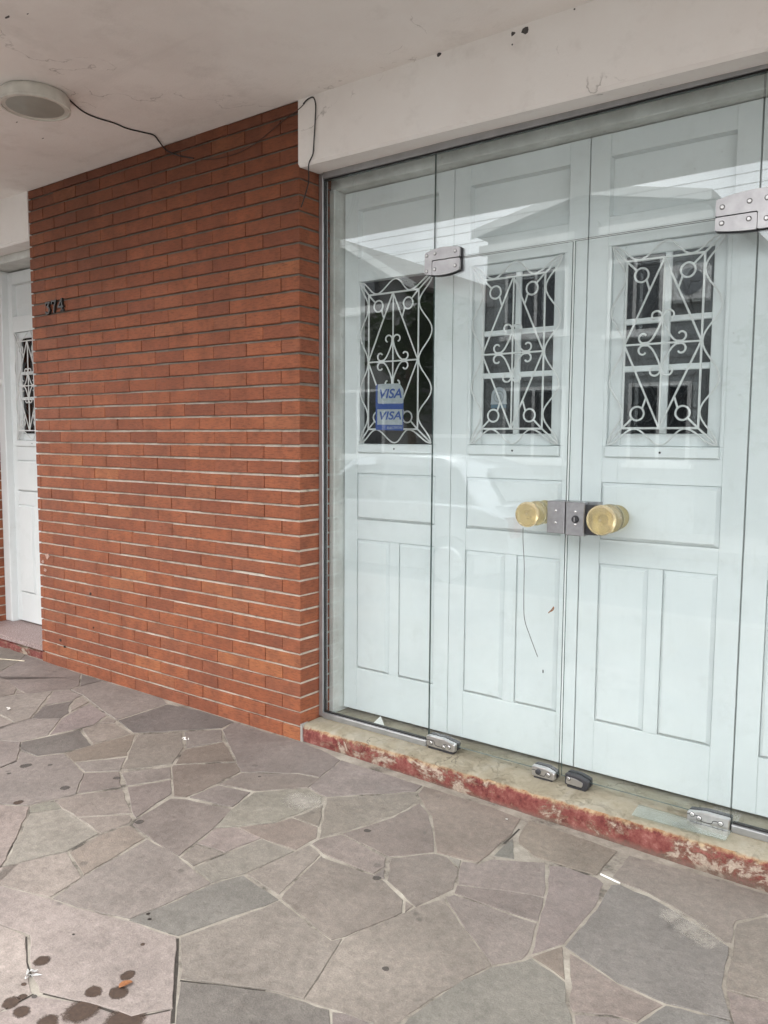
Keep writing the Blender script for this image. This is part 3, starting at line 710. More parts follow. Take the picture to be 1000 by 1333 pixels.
# wall between, behind the pier: leave the doorway free
rm = MB(); rm.box(-1.86, -0.02, 0.243, 0.43, 0.0, 2.99); structure(rm.build('inner_wall', M['plaster']))
rm = MB(); rm.box(2.52, 9, 0.245, 0.43, 0.0, 2.99); rm.box(-9, -3.2, 0.405, 0.43, 0.0, 2.99); rm.box(3.9, 9, 0.01, 0.24, 0, CEIL-0.001); rm.box(-9, -5.2, 0.01, 0.40, 0, CEIL-0.001); structure(rm.build('side_wall', M['plaster']))

# ---------------- steps
def step_mesh(x0, x1, ztop, zback, depth, ylip, seg, amp):
    mb = MB(); prof_n = 9; pts = []
    from mathutils import noise as nz_
    for i in range(seg+1):
        x = x0+(x1-x0)*i/seg
        ed = 0.012*nz_.noise((x*5.0, 0, 3.1)) + 0.008*nz_.noise((x*17, 2, 1))
        g0 = gz(x)-0.03
        prof = [(ylip+0.004, g0), (ylip+0.002, gz(x)+0.012), (ylip, 0.045), (ylip+0.001, 0.062), (ylip+0.004, ztop-0.018), (ylip+0.012, ztop-0.006), (ylip+0.026, ztop), (ylip+0.09, ztop+(zback-ztop)*0.4), (depth, zback)]
        for k, (y, z) in enumerate(prof):
            w = amp*(1 if 0 < k < 8 else 0)
            d = nz_.noise((x*9, y*20+k*1.7, z*25))*0.9+0.6*nz_.noise((x*30, k*3.1, z*50))
            e = -abs(ed)*(1 if k in (4, 5, 6) else 0)*amp/0.003
            pts.append((x, y-d*w*(1 if k < 6 else 0.3)+(-e*0.5 if k in (4, 5) else 0), z+d*w*(0.8 if k >= 5 else 0)+e*(0.45 if k in (5, 6) else 0)))
    for i in range(seg):
        for k in range(prof_n-1):
            a = i*prof_n+k; mb.f.append((a, a+prof_n, a+prof_n+1, a+1)); mb.m.append(0)
    mb.v = pts
    mb.f.append(tuple(range(prof_n))); mb.m.append(0); mb.f.append(tuple(range(seg*prof_n, (seg+1)*prof_n))[::-1]); mb.m.append(0)
    return mb
st = step_mesh(0.008, 2.49, 0.098, 0.104, 0.46, 0.004, 220, 0.0032).build('entrance_step', M['step'], smooth=True)
tag(st, 'low concrete step with peeling red riser under the glass shopfront', 'step')
sl = thing('door_sill', 'pinkish granite sill below the narrow white door at far left', 'sill', (-2.7, 0.15, 0.05))
MB().box(-3.14, -2.236, 0.004, 0.42, 0.083, 0.113).build('granite_slab', M['granite'], sl)
step_mesh(-3.14, -2.238, 0.079, 0.080, 0.40, 0.016, 60, 0.0032).build('sill_base', M['step'], sl)
# mortar smear filling the gap between pier corner and step
mb = MB(); mb.prism([(0.001, 0.0), (0.016, 0.0), (0.013, 0.05), (0.009, 0.098), (0.001, 0.10)], 0.0, 0.05); mb.build('corner_mortar', M['concrete'], st)

# ================================================================== WOODEN DOOR LEAVES
HW = 0.3025
ZB, ZT = 0.122, 2.592
def panel_raised(x0, x1, z0, z1, name):
    b = 0.014
    v = [(x0, 0.012, z0), (x1, 0.012, z0), (x1, 0.012, z1), (x0, 0.012, z1),
         (x0+0.0012, 0.0065, z0+0.0012), (x1-0.0012, 0.0065, z0+0.0012), (x1-0.0012, 0.0065, z1-0.0012), (x0+0.0012, 0.0065, z1-0.0012),
         (x0+b, -0.0090, z0+b), (x1-b, -0.0090, z0+b), (x1-b, -0.0090, z1-b), (x0+b, -0.0090, z1-b)]
    f = []
    for k in range(4):
        q = (k+1) % 4; f += [(k, q, 4+q, 4+k), (4+k, 4+q, 8+q, 8+k)]
    f.append((8, 9, 10, 11)); f.append((0, 3, 2, 1))
    return MB().add(v, f).mesh(name, M['door_paint'])
def panel_recessed(x0, x1, z0, z1, name):
    b = 0.0035
    v = [(x0, 0.0005, z0), (x1, 0.0005, z0), (x1, 0.0005, z1), (x0, 0.0005, z1),
         (x0+b, 0.030, z0+b), (x1-b, 0.030, z0+b), (x1-b, 0.030, z1-b), (x0+b, 0.030, z1-b),
         (x0, 0.0345, z0), (x1, 0.0345, z0), (x1, 0.0345, z1), (x0, 0.0345, z1)]
    f = []
    for k in range(4):
        q = (k+1) % 4; f += [(k, q, 4+q, 4+k), (k, 8+k, 8+q, q)]
    f.append((4, 5, 6, 7)); f.append((8, 11, 10, 9))
    return MB().add(v, f).mesh(name, M['door_paint'])
def smooth_path(pts, n=8):
    """Catmull-Rom through pts"""
    pts = [Vector(p) for p in pts]; out = []
    P = [pts[0]*2-pts[1]]+pts+[pts[-1]*2-pts[-2]]
    for i in range(1, len(P)-2):
        for k in range(n):
            t = k/n; a, b, c, d = P[i-1], P[i], P[i+1], P[i+2]
            out.append(0.5*((2*b)+(c-a)*t+(2*a-5*b+4*c-d)*t*t+(3*b-a-3*c+d)*t**3))
    out.append(pts[-1]); return out
YO, YI = -0.005, -0.022
GR = 0.0038
def grille_meshes():
    out = []
    o = [(-0.202, 1.430), (0.202, 1.430), (0.202, 2.170), (-0.202, 2.170)]; i_ = [(-0.139, 1.492), (0.139, 1.492), (0.139, 2.106), (-0.139, 2.106)]
    mb = MB()
    for k in range(4):
        a, b = i_[k], i_[(k+1) % 4]; mb.tube([(a[0], YI, a[1]), (b[0], YI, b[1])], GR+0.0004, 6)
        mb.tube([(o[k][0], YO, o[k][1]), (i_[k][0], YI, i_[k][1])], GR, 6)
    out.append(('grille', mb))
    bars = MB()
    dm = [(0, 2.106), (0.139, 1.80), (0, 1.492), (-0.139, 1.80)]
    for k in range(4):
        a, b = dm[k], dm[(k+1) % 4]; bars.tube([(a[0], YI-0.003, a[1]), (b[0], YI-0.003, b[1])], GR, 6)
    bars.tube([(0, YI, 1.492), (0, YI, 2.106)], GR, 6); bars.tube([(-0.139, YI-0.001, 1.80), (0.139, YI-0.001, 1.80)], GR, 6)
    out.append(('diamond_bar', bars))
    for sx in (-1, 1):
        mb = MB()
        zs_ = [2.170, 2.050, 1.928, 1.80, 1.668, 1.550, 1.430]; pts = []
        for q in range(6):
            for k in range(8):
                t = k/8; w = (0.5+0.5*math.cos(math.pi*t)) if q % 2 == 0 else (0.5-0.5*math.cos(math.pi*t))
                pts.append((sx*(0.142+0.058*w), YI+(YO-YI)*w, zs_[q]+(zs_[q+1]-zs_[q])*t))
        pts.append((sx*.200, YO, 1.430))
        mb.tube(pts, GR-0.0004, 6); out.append(('wave_bar', mb))
    for z0, z1 in ((2.170, 2.108), (1.430, 1.490)):
        mb = MB()
        xs_w = [-0.200, -0.092, 0.0, 0.092, 0.200]; pts = []
        for q in range(4):
            for k in range(9):
                t = k/9; w = (0.5+0.5*math.cos(math.pi*t)) if q % 2 == 0 else (0.5-0.5*math.cos(math.pi*t))
                pts.append((xs_w[q]+(xs_w[q+1]-xs_w[q])*t, YI+(YO-YI)*w, z1+(z0-z1)*w))
        pts.append((0.200, YO, z0))
        mb.tube(pts, GR-0.0004, 6); out.append(('wave_bar', mb))
    for sx in (-1, 1):
        for sz in (-1, 1):
            mb = MB(); c = Vector((sx*0.083, YI-0.001, 1.799+sz*0.2525)); rr = 0.0255
            mb.tube([c+Vector((rr*math.cos(a), 0, rr*math.sin(a))) for a in [k*2*math.pi/18 for k in range(18)]], GR, 6, closed=True)
            corner = Vector((sx*0.139, YI-0.001, 1.799+sz*0.307)); d = (c-corner).normalized()
            mb.tube([corner, c-d*rr], GR, 6)
            # on to the diamond bar
            s1 = c+d*rr; ex = Vector((sx*0.0515, YI-0.001, 1.799+sz*0.1935)); mb.tube([s1, s1.lerp(ex, 0.95)], GR, 6)
            out.append(('ring_bar', mb))
            mb = MB(); pts = []
            c1 = Vector((0.0255, 0.098)); c2 = Vector((0.0680, 0.0245))
            for k in range(9):
                t = k/8; a = R(-70+t*250); pts.append(c1+Vector((math.cos(a), math.sin(a)))*(0.011+0.0115*t))
            pts += [Vector((0.0075, 0.072)), Vector((0.0200, 0.044)), Vector((0.0350, 0.019)), Vector((0.0500, 0.0060))]
            for k in range(9):
                t = k/8; a = R(-115+t*260); pts.append(c2+Vector((math.cos(a), math.sin(a)))*(0.0215-0.0105*t))
            mb.tube(smooth_path([(sx*p.x, YI-0.002, 1.80+sz*p.y) for p in pts], 2), GR, 5); out.append(('scroll_bar', mb))
    return out
GM = [(n, mb.mesh(n, M['grille_paint'], smooth=True)) for n, mb in grille_meshes()]
def board(x0, x1, z0, z1, y0, name, y1=0.036): return MB().bbox(x0, x1, y0, y1, z0, z1, 0.0016).mesh(name, M['door_paint'])
PARTS = [('stile', board(-HW+0.001, -0.2225, ZB, ZT, 0.0, 'stile')), ('stile', board(0.2225, HW-0.001, ZB, ZT, 0.0, 'stile'))]
for z0, z1 in ((2.508, ZT), (2.178, 2.287), (1.284, 1.424), (0.966, 1.062), (ZB, 0.332)):
    PARTS.append(('rail', board(-0.2223, 0.2223, z0+0.0002, z1-0.0002, 0.0006, 'rail')))
PARTS.append(('mullion', board(-0.0275, 0.0275, 0.3325, 0.9655, 0.0004, 'mullion')))
PARTS += [('top_panel', panel_recessed(-0.2222, 0.2222, 2.2872, 2.5078, 'top_panel')), ('middle_panel', panel_raised(-0.2220, 0.2220, 1.0625, 1.2835, 'middle_panel')),
          ('lower_panel', panel_raised(-0.2220, -0.0277, 0.3325, 0.9655, 'lower_panel')), ('lower_panel', panel_raised(0.0277, 0.2220, 0.3325, 0.9655, 'lower_panel'))]
fr_ = MB(); fr_.bbox(-0.2223, -0.2085, 0.0010, 0.036, 1.4245, 2.1775, 0.001); fr_.bbox(0.2085, 0.2223, 0.0010, 0.036, 1.4245, 2.1775, 0.001)
PARTS.append(('window_casing', fr_.mesh('window_casing', M['door_paint'])))
PARTS.append(('sill_strip', MB().bbox(-0.210, 0.210, -0.012, 0.0004, 1.383, 1.4215, 0.0025).mesh('sill_strip', M['door_paint'])))
PARTS.append(('screw_hole', MB().lathe([(0.0042, 0.0), (0.0042, 0.001)], (0.003, -0.0131, 1.402), 'y', 12).mesh('screw_hole', M['black_paint'])))
SASH = MB()
SASH.bbox(-0.2083, -0.160, 0.017, 0.034, 1.4248, 2.1772, 0.003); SASH.bbox(0.160, 0.2083, 0.017, 0.034, 1.4248, 2.1772, 0.003)
SASH.bbox(-0.1598, 0.1598, 0.0175, 0.034, 1.4248, 1.472, 0.003); SASH.bbox(-0.1598, 0.1598, 0.0175, 0.034, 2.134, 2.1772, 0.003)
SASHM = SASH.mesh('sash', M['door_paint'])
MUN = MB(); MUN.bbox(-0.0125, 0.0125, 0.018, 0.034, 1.4722, 2.1338, 0.003); MUNV = MUN.mesh('glazing_bar', M['door_paint'])
MUNH = []
for z in (1.892, 1.716):
    mb = MB(); mb.bbox(-0.1596, -0.0127, 0.0185, 0.034, z-0.011, z+0.011, 0.003); mb.bbox(0.0127, 0.1596, 0.0185, 0.034, z-0.011, z+0.011, 0.003); MUNH.append(mb.mesh('glazing_bar', M['door_paint']))
PANES = []
for x0, x1 in ((-0.1596, -0.0127), (0.0127, 0.1596)):
    for z0, z1 in ((1.4722, 1.7048), (1.7272, 1.8808), (1.9032, 2.1338)):
        PANES.append(MB().box(x0, x1, 0.0285, 0.0315, z0, z1).mesh('window_pane', M['window_glass']))
def add_child(name, me, parent): 
    o = bpy.data.objects.new(name, me); COL.objects.link(o); o.parent = parent; return o
def leaf(xc, yc, label, sash=True):
    t = thing('wooden_door_leaf', label, 'door', (xc, yc, 0), 'folding wooden door leaves')
    for n, me in PARTS: add_child(n, me, t)
    gr = add_child('grille', GM[0][1], t)
    for n, me in GM[1:]: add_child(n, me, gr)
    if sash:
        s = add_child('sash', SASHM, t)
        add_child('glazing_bar', MUNV, s); [add_child('glazing_bar', q, s) for q in MUNH]
        for q in PANES: add_child('window_pane', q, s)
    return t
YW = 0.275
leaf(0.342, YW, 'white wooden door leaf behind glass, leftmost, its window open and black behind the grille', sash=False)
leaf(0.948, YW, 'white wooden door leaf with grille and small round alarm sticker, left of the middle gap')
leaf(1.556, YW, 'white wooden door leaf with six panes behind the right glass door')
leaf(2.164, YW, 'white wooden door leaf at the right edge beside the right glass door')
leaf(-2.788, 0.300, 'plain white wooden door leaf with grille at far left beyond the brick pier')
leaf(-2.18, 0.302, 'white wooden door leaf mostly hidden behind the brick pier')

# wooden frame round the shopfront leaves
wf = thing('wooden_door_frame', 'weathered white timber frame around the folding doors behind the glass', 'door frame', (1.25, 0.28, 0.1))
MB().bbox(0.0015, 0.034, 0.205, 0.40, 0.104, 2.598, 0.004).build('jamb', M['old_paint'], wf)
MB().bbox(2.466, 2.4985, 0.205, 0.40, 0.104, 2.598, 0.004).build('jamb', M['old_paint'], wf)
MB().bbox(0.0015, 2.4985, 0.215, 0.40, 2.598, 2.66, 0.004).build('header', M['old_paint'], wf)
MB().bbox(0.034, 2.466, 0.258, 0.40, 2.596, 2.5978, 0.001).build('stop_bead', M['old_paint'], wf)
wf2 = thing('wooden_door_frame', 'white timber post and header of the narrow door at far left', 'door frame', (-2.8, 0.28, 0.1))
MB().bbox(-3.149, -3.062, 0.250, 0.40, 0.114, 2.60, 0.004).build('jamb', M['door_paint'], wf2)
MB().bbox(-3.149, -1.87, 0.14, 0.40, 2.603, 2.655, 0.006).build('header', M['old_paint'], wf2)
MB().lathe([(0.022, 0), (0.022, -0.012), (0.016, -0.02)], (-3.105, 0.2505, 1.83), 'y', 20).build('bell_push', M['trim_white'], wf2, smooth=True)
# cover strips between the leaves
for x in (0.645, 1.252, 1.860):
    pass

# ================================================================== GLASS SHOPFRONT
YG, TG = 0.145, 0.008
def pane(x0, x1, z0, z1, name, parent=None):
    mb = MB(); y0, y1 = YG, YG+TG
    v = [(x, y, z) for x in (x0, x1) for y in (y0, y1) for z in (z0, z1)]
    mb.add(v, [(0,4,5,1), (2,3,7,6)], 0); mb.add(v, [(0,1,3,2), (4,6,7,5), (0,2,6,4), (1,5,7,3)], 1)
    return mb.build(name, [M['shop_glass'], M['glass_edge']], parent)
af = thing('aluminium_frame', 'grey aluminium channel framing the glass shopfront', 'frame', (1.25, YG, 0.1))
MB().bbox(0.001, 0.026, 0.132, 0.168, 0.106, 2.650, 0.002).build('side_channel', M['aluminium'], af)
MB().bbox(2.474, 2.499, 0.132, 0.168, 0.106, 2.64, 0.002).build('side_channel', M['aluminium'], af)
MB().bbox(0.026, 2.474, 0.132, 0.168, 2.6275, 2.662, 0.002).build('top_channel', M['aluminium'], af)
MB().bbox(0.026, 0.628, 0.128, 0.170, 0.100, 0.127, 0.003).build('bottom_channel', M['aluminium'], af)
MB().bbox(1.895, 2.474, 0.128, 0.170, 0.100, 0.127, 0.003).build('bottom_channel', M['aluminium'], af)
MB().box(0.0265, 2.4735, 0.1405, 0.158, 2.6215, 2.6272).build('rubber_gasket', M['black_rubber'], af)
MB().box(0.0262, 0.0295, 0.142, 0.157, 0.128, 2.62).build('rubber_gasket', M['black_rubber'], af)
MB().box(0.0262, 0.627, 0.1415, 0.157, 0.1272, 0.1325).build('rubber_gasket', M['black_rubber'], af)
MB().box(1.896, 2.4738, 0.1415, 0.157, 0.1272, 0.1325).build('rubber_gasket', M['black_rubber'], af)
def slanted(x): return 2.6213
gl1 = thing('fixed_glass_panel', 'tall fixed glass pane beside the brick pier with card stickers', 'glass panel', (0.33, YG, 0.13)); pane(0.028, 0.6295, 0.129, slanted(0.63), 'glass_pane', gl1)
gl2 = thing('transom_glass_panel', 'wide glass pane above the two glass doors', 'glass panel', (1.26, YG, 2.19)); pane(0.6325, 1.8860, 2.1885, slanted(1.885), 'glass_pane', gl2)
gl3 = thing('fixed_glass_panel', 'tall fixed glass pane cut by the right edge of the picture', 'glass panel', (2.18, YG, 0.13)); pane(1.8895, 2.472, 0.129, slanted(2.47), 'glass_pane', gl3)
d1 = thing('glass_door', 'left glass door leaf with amber knob and plain lock keep', 'glass door', (0.94, YG, 0.13)); pane(0.6325, 1.2465, 0.131, 2.1835, 'glass_pane', d1)
d2 = thing('glass_door', 'right glass door leaf with amber knob and keyhole lock', 'glass door', (1.57, YG, 0.13)); pane(1.2565, 1.8860, 0.131, 2.1835, 'glass_pane', d2)
# knobs
def knob(parent, x, z, s=1.0):
    k = MB().lathe([(0.020*s, -0.0805), (0.040*s, -0.082), (0.0475*s, -0.0815), (0.0505*s, -0.079), (0.0515*s, -0.072), (0.0505*s, -0.062), (0.045*s, -0.054), (0.030*s, -0.048), (0.020*s, -0.044), (0.018*s, -0.022)], (x, YG-0.001, z), 'y', 40).build('knob', M['amber_knob'], parent, smooth=True)
    MB().lathe([(0.018*s, -0.0215), (0.030*s, -0.020), (0.046*s, -0.016), (0.0500*s, -0.011), (0.0500*s, -0.004), (0.046*s, 0.0)], (x, YG-0.001, z), 'y', 40).build('rose', M['pale_knob'], k, smooth=True)
    MB().lathe([(0.0045, 0.0), (0.003, -0.001)], (x, YG-0.0816, z), 'y', 14).build('knob_pin', M['pale_knob'], k, smooth=True)
    MB().lathe([(0.0495*s, 0.0), (0.0495*s, 0.010), (0.03, 0.05), (0.047, 0.07), (0.045, 0.08)], (x, YG+TG+0.001, z), 'y', 32).build('inner_knob', M['amber_knob'], k, smooth=True)
knob(d1, 1.123, 1.160, 0.96); knob(d2, 1.419, 1.157, 1.08)
# locks
lk = MB().bbox(1.189, 1.2605, 0.104, 0.1445, 1.092, 1.2145, 0.0025).build('lock_keep', M['lock_metal'], d1)
for z in (1.132, 1.178): MB().lathe([(0.0048, 0), (0.0045, -0.002), (0.0025, -0.003)], (1.226, 0.104, z), 'y', 14).build('screw', M['steel'], lk, smooth=True)
MB().bbox(1.189, 1.2605, YG+TG, 0.19, 1.092, 1.2145, 0.002).build('lock_back', M['lock_metal'], lk)
lk = MB().bbox(1.2665, 1.3395, 0.102, 0.1445, 1.0885, 1.2145, 0.0025).build('lock_box', M['lock_metal'], d2)
cyl = MB().lathe([(0.0145, 0), (0.0145, -0.002), (0.0125, -0.002), (0.0125, -0.009), (0.011, -0.011)], (1.306, 0.102, 1.151), 'y', 24).build('lock_cylinder', M['dark_metal'], lk, smooth=True)
MB().box(1.3045, 1.3075, 0.0902, 0.0912, 1.143, 1.159).build('keyhole', M['steel'], lk)
for z in (1.130, 1.178): MB().lathe([(0.0048, 0), (0.0045, -0.002), (0.0025, -0.003)], (1.306, 0.102, z), 'y', 14).build('screw', M['steel'], lk, smooth=True)
MB().bbox(1.3397, 1.376, 0.116, 0.1445, 1.094, 1.206, 0.002).build('lock_case', M['dark_metal'], lk)
MB().bbox(1.2665, 1.3755, YG+TG, 0.19, 1.0885, 1.2145, 0.002).build('lock_back', M['lock_metal'], lk)

# patch fittings (hinges)
def rounded(poly, r=0.014, n=4):
    out = []; N = len(poly)
    for i in range(N):
        a, b, c = Vector(poly[i-1]), Vector(poly[i]), Vector(poly[(i+1) % N])
        p = b+(a-b).normalized()*min(r, (a-b).length*0.45); q = b+(c-b).normalized()*min(r, (c-b).length*0.45)
        for k in range(n+1):
            t = k/n; out.append(tuple(p*(1-t)**2+b*2*t*(1-t)+q*t*t))
    return out
def screws(parent, pts, y, r=0.0068):
    for x, z in pts:
        MB().lathe([(r*1.28, 0.001), (r*1.28, -0.0006)], (x, y, z), 'y', 16).build('washer', M['dark_metal'], parent)
        MB().lathe([(r, 0.001), (r, -0.0018), (r*0.75, -0.0034)], (x, y, z), 'y', 16).build('screw', M['steel'], parent, smooth=True)
def top_fitting(x0, x1, xs_, ztop, zbot, zs, label, mirror=False):
    """L shaped upper plate round a lower plate, split along the gap of the glass"""
    t = thing('patch_hinge', label, 'hinge', ((x0+x1)/2, 0.13, zs), 'metal patch hinges on the glass')
    def zt_(x): t_ = (x-x0)/(x1-x0)*2-1; return ztop-0.013*t_*t_*(1.25 if t_ < 0 else 0.8)
    def zb_(x): t_ = (x-x0)/(x1-x0)*2-1; return zbot+0.012*t_*t_
    def arc(fn, a, b, n=7): return [(a+(b-a)*k/n, fn(a+(b-a)*k/n)) for k in range(n+1)]
    if not mirror:
        up = arc(zb_, x0, xs_-0.001) + [(xs_-0.001, zs+0.002), (x1, zs+0.002)] + arc(zt_, x1, x0)
        lo = arc(zb_, xs_+0.001, x1) + [(x1, zs-0.002), (xs_+0.001, zs-0.002)]
    else:
        up = arc(zb_, x1, xs_+0.001) + [(xs_+0.001, zs+0.002), (x0, zs+0.002)] + arc(zt_, x0, x1)
        lo = arc(zb_, xs_-0.001, x0) + [(x0, zs-0.002), (xs_-0.001, zs-0.002)]
    e_ = 0.003
    big = [(a, b-e_) for a, b in arc(zb_, x0-e_, x1+e_)] + [(a, b+e_) for a, b in arc(zt_, x1+e_, x0-e_)]
    MB().prism(rounded(big, 0.010, 3), 0.1415, 0.1448).build('gasket_plate', M['dark_metal'], t)
    for nm, q in (('upper_plate', up), ('lower_plate', lo)):
        MB().prism(rounded(q, 0.006, 3), 0.128, 0.1414).build(nm, M['cast_metal'], t)
    MB().prism(rounded(big, 0.010, 3), YG+TG+0.0002, YG+TG+0.012).build('back_plate', M['cast_metal'], t)
    return t
h = top_fitting(0.594, 0.765, 0.6315, 2.236, 2.124, 2.186, 'small metal patch hinge at upper left joining fixed pane and left glass door')
screws(h, [(0.605, 2.210), (0.645, 2.214), (0.744, 2.212), (0.605, 2.146), (0.645, 2.150), (0.744, 2.154)], 0.128, 0.006)
h = top_fitting(1.757, 2.02, 1.8875, 2.258, 2.130, 2.186, 'large metal patch hinge at the right edge joining transom and right glass door', mirror=True)
screws(h, [(1.778, 2.216), (1.862, 2.222), (1.915, 2.224), (2.0, 2.218), (1.778, 2.164), (1.862, 2.166), (1.915, 2.160), (2.0, 2.162)], 0.128)
def floor_fitting(x0, x1, z0, z1, label, mats=('steel', 'cast_metal'), mirror=False, dark=False):
    t = thing('floor_hinge', label, 'hinge', ((x0+x1)/2, 0.13, z0), 'metal fittings at the foot of the glass')
    dz = z1-z0
    poly = [(x0, z0), (x1, z0), (x1, z1-0.012), (x0+(x1-x0)*0.6, z1), (x0, z1)] if not mirror else [(x0, z0), (x1, z0), (x1, z1), (x0+(x1-x0)*0.4, z1), (x0, z1-0.010)]
    MB().prism(rounded(poly, 0.006, 3), 0.122, 0.1445, bev=0.004).build('cover', M['dark_metal' if dark else 'steel'], t)
    MB().prism(rounded(poly, 0.006, 3), YG+TG, YG+TG+0.02).build('back_cover', M['dark_metal'], t)
    MB().box(x0+0.01, x1-0.01, 0.125, 0.16, 0.100, z0-0.001).build('pivot', M['dark_metal'], t)
    if dark:
        ip = rounded([(x0+0.006, z0+0.006), (x1-0.022, z0+0.004), (x1-0.018, z0+dz*0.55), (x1-0.045, z0+dz*0.72), (x0+0.008, z1-0.008)], 0.007, 3)
        MB().prism(ip, 0.1195, 0.1225, bev=0.001).build('inner_plate', M['steel'], t)
    else:
        w = x1-x0
        pts = [(x0+0.002, z0+dz*0.62), (x0+w*0.28, z0+dz*0.62), (x0+w*0.34, z0+dz*0.25), (x0+w*0.58, z0+dz*0.25), (x0+w*0.64, z0+dz*0.55), (x0+w*0.82, z0+dz*0.55)]
        MB().tube(smooth_path([(a, 0.1222, b) for a, b in pts], 3), 0.0016, 5).build('groove', M['dark_metal'], t)
    return t
h = floor_fitting(0.634, 0.779, 0.111, 0.157, 'polished floor hinge under the left edge of the left glass door'); screws(h, [(0.660, 0.128), (0.725, 0.124), (0.752, 0.130)], 0.122, 0.0075)
h = floor_fitting(1.141, 1.239, 0.109, 0.150, 'floor lock with dark keyhole on the left glass door', mirror=False); screws(h, [(1.214, 0.128)], 0.122, 0.0075)
MB().lathe([(0.011, 0.001), (0.011, -0.006), (0.008, -0.008)], (1.171, 0.122, 0.131), 'y', 18).build('keyhole', M['dark_metal'], h, smooth=True)
h = floor_fitting(1.283, 1.377, 0.110, 0.154, 'blackened floor fitting on the right glass door beside the middle gap', dark=True); screws(h, [(1.301, 0.138)], 0.1195, 0.007)
h = floor_fitting(1.747, 1.890, 0.104, 0.145, 'scuffed floor hinge under the right edge of the right glass door', mirror=True); screws(h, [(1.766, 0.130), (1.790, 0.122), (1.862, 0.124)], 0.122, 0.0075)

# ================================================================== SMALL THINGS
def text_mesh(s, size, name, mat, shear=0.0, offset=0.0, extrude=0.001):
    cu = bpy.data.curves.new('text', 'FONT'); cu.body = s; cu.size = size; cu.shear = shear; cu.offset = offset; cu.extrude = extrude; cu.align_x = 'LEFT'
    to = bpy.data.objects.new('text', cu); COL.objects.link(to)
    dg = bpy.context.evaluated_depsgraph_get(); me = bpy.data.meshes.new_from_object(to.evaluated_get(dg))
    bpy.data.objects.remove(to); bpy.data.curves.remove(cu)
    me.name = name; me.materials.clear(); me.materials.append(M[mat])
    return me
def fit_text(me, x0, x1, z0, z1, y, parent, name):
    xs_ = [v.co.x for v in me.vertices]; ys_ = [v.co.y for v in me.vertices]
    ax, bx, ay, by = min(xs_), max(xs_), min(ys_), max(ys_)
    for v in me.vertices:
        X = x0+(v.co.x-ax)/(bx-ax)*(x1-x0); Z = z0+(v.co.y-ay)/(by-ay)*(z1-z0); v.co = (X, y-v.co.z, Z)
    return link(name, me, parent)
# card sticker on the inside of the fixed pane
vs_ = thing('card_sticker', 'silver and blue sheet of two VISA card stickers on the left glass pane', 'sticker', (0.397, 0.155, 1.487))
YS = 0.1538
MB().prism(rounded([(0.3205, 1.487), (0.4735, 1.484), (0.4735, 1.660), (0.452, 1.688), (0.3275, 1.690), (0.3205, 1.682)], 0.006, 2), YS+0.0006, YS+0.0012).build('backing', M['sticker_blue'], vs_)
MB().prism(rounded([(0.3325, 1.604), (0.4735, 1.602), (0.4735, 1.662), (0.452, 1.690), (0.332, 1.691)], 0.007, 2), YS+0.0002, YS+0.0005).build('upper_label', M['sticker_silver'], vs_)
MB().prism([(0.3305, 1.511), (0.4685, 1.509), (0.4685, 1.577), (0.3305, 1.579)], YS+0.0002, YS+0.0005).build('lower_label', M['sticker_silver'], vs_)
fit_text(text_mesh('VISA', 0.05, 'visa_lettering', 'sticker_blue', 0.22, 0.0012, 0.0001), 0.343, 0.465, 1.626, 1.668, YS+0.0001, vs_, 'lettering')
fit_text(text_mesh('VISA', 0.05, 'visa_lettering', 'sticker_blue', 0.22, 0.0012, 0.0001), 0.343, 0.463, 1.532, 1.569, YS+0.0001, vs_, 'lettering')
fit_text(text_mesh('ELECTRON', 0.02, 'electron_lettering', 'sticker_silver', 0.0, 0.0, 0.0001), 0.386, 0.466, 1.4915, 1.5015, YS+0.0002, vs_, 'lettering')
# alarm sticker on the lower left pane of the second leaf
al = thing('round_sticker', 'small pale arched alarm sticker with ring and blue band on window pane', 'sticker', (0.862, 0.297, 1.59))
ya = YW+0.0285-0.0008
arch = [(0.822, 1.596), (0.902, 1.596), (0.899, 1.606)] + [(0.862+0.036*math.cos(a), 1.632+0.036*math.sin(a)) for a in [k*math.pi/12 for k in range(0, 13)]] + [(0.825, 1.606)]
MB().prism(arch, ya, ya+0.0004).build('backing', M['sticker_silver'], al)
for rr, w in ((0.0215, 0.0035), (0.009, 0.003)):
    ring = MB(); n = 24
    ring.add([(0.862+(rr+d)*math.cos(2*math.pi*k/n), ya-0.0004, 1.628+(rr+d)*math.sin(2*math.pi*k/n)) for d in (0, w) for k in range(n)], [(k, (k+1) % n, n+(k+1) % n, n+k) for k in range(n)]); ring.build('ring', M['shutter_grey'], al)
MB().box(0.826, 0.898, ya, ya+0.0004, 1.580, 1.5955).build('band', M['sticker_teal'], al)

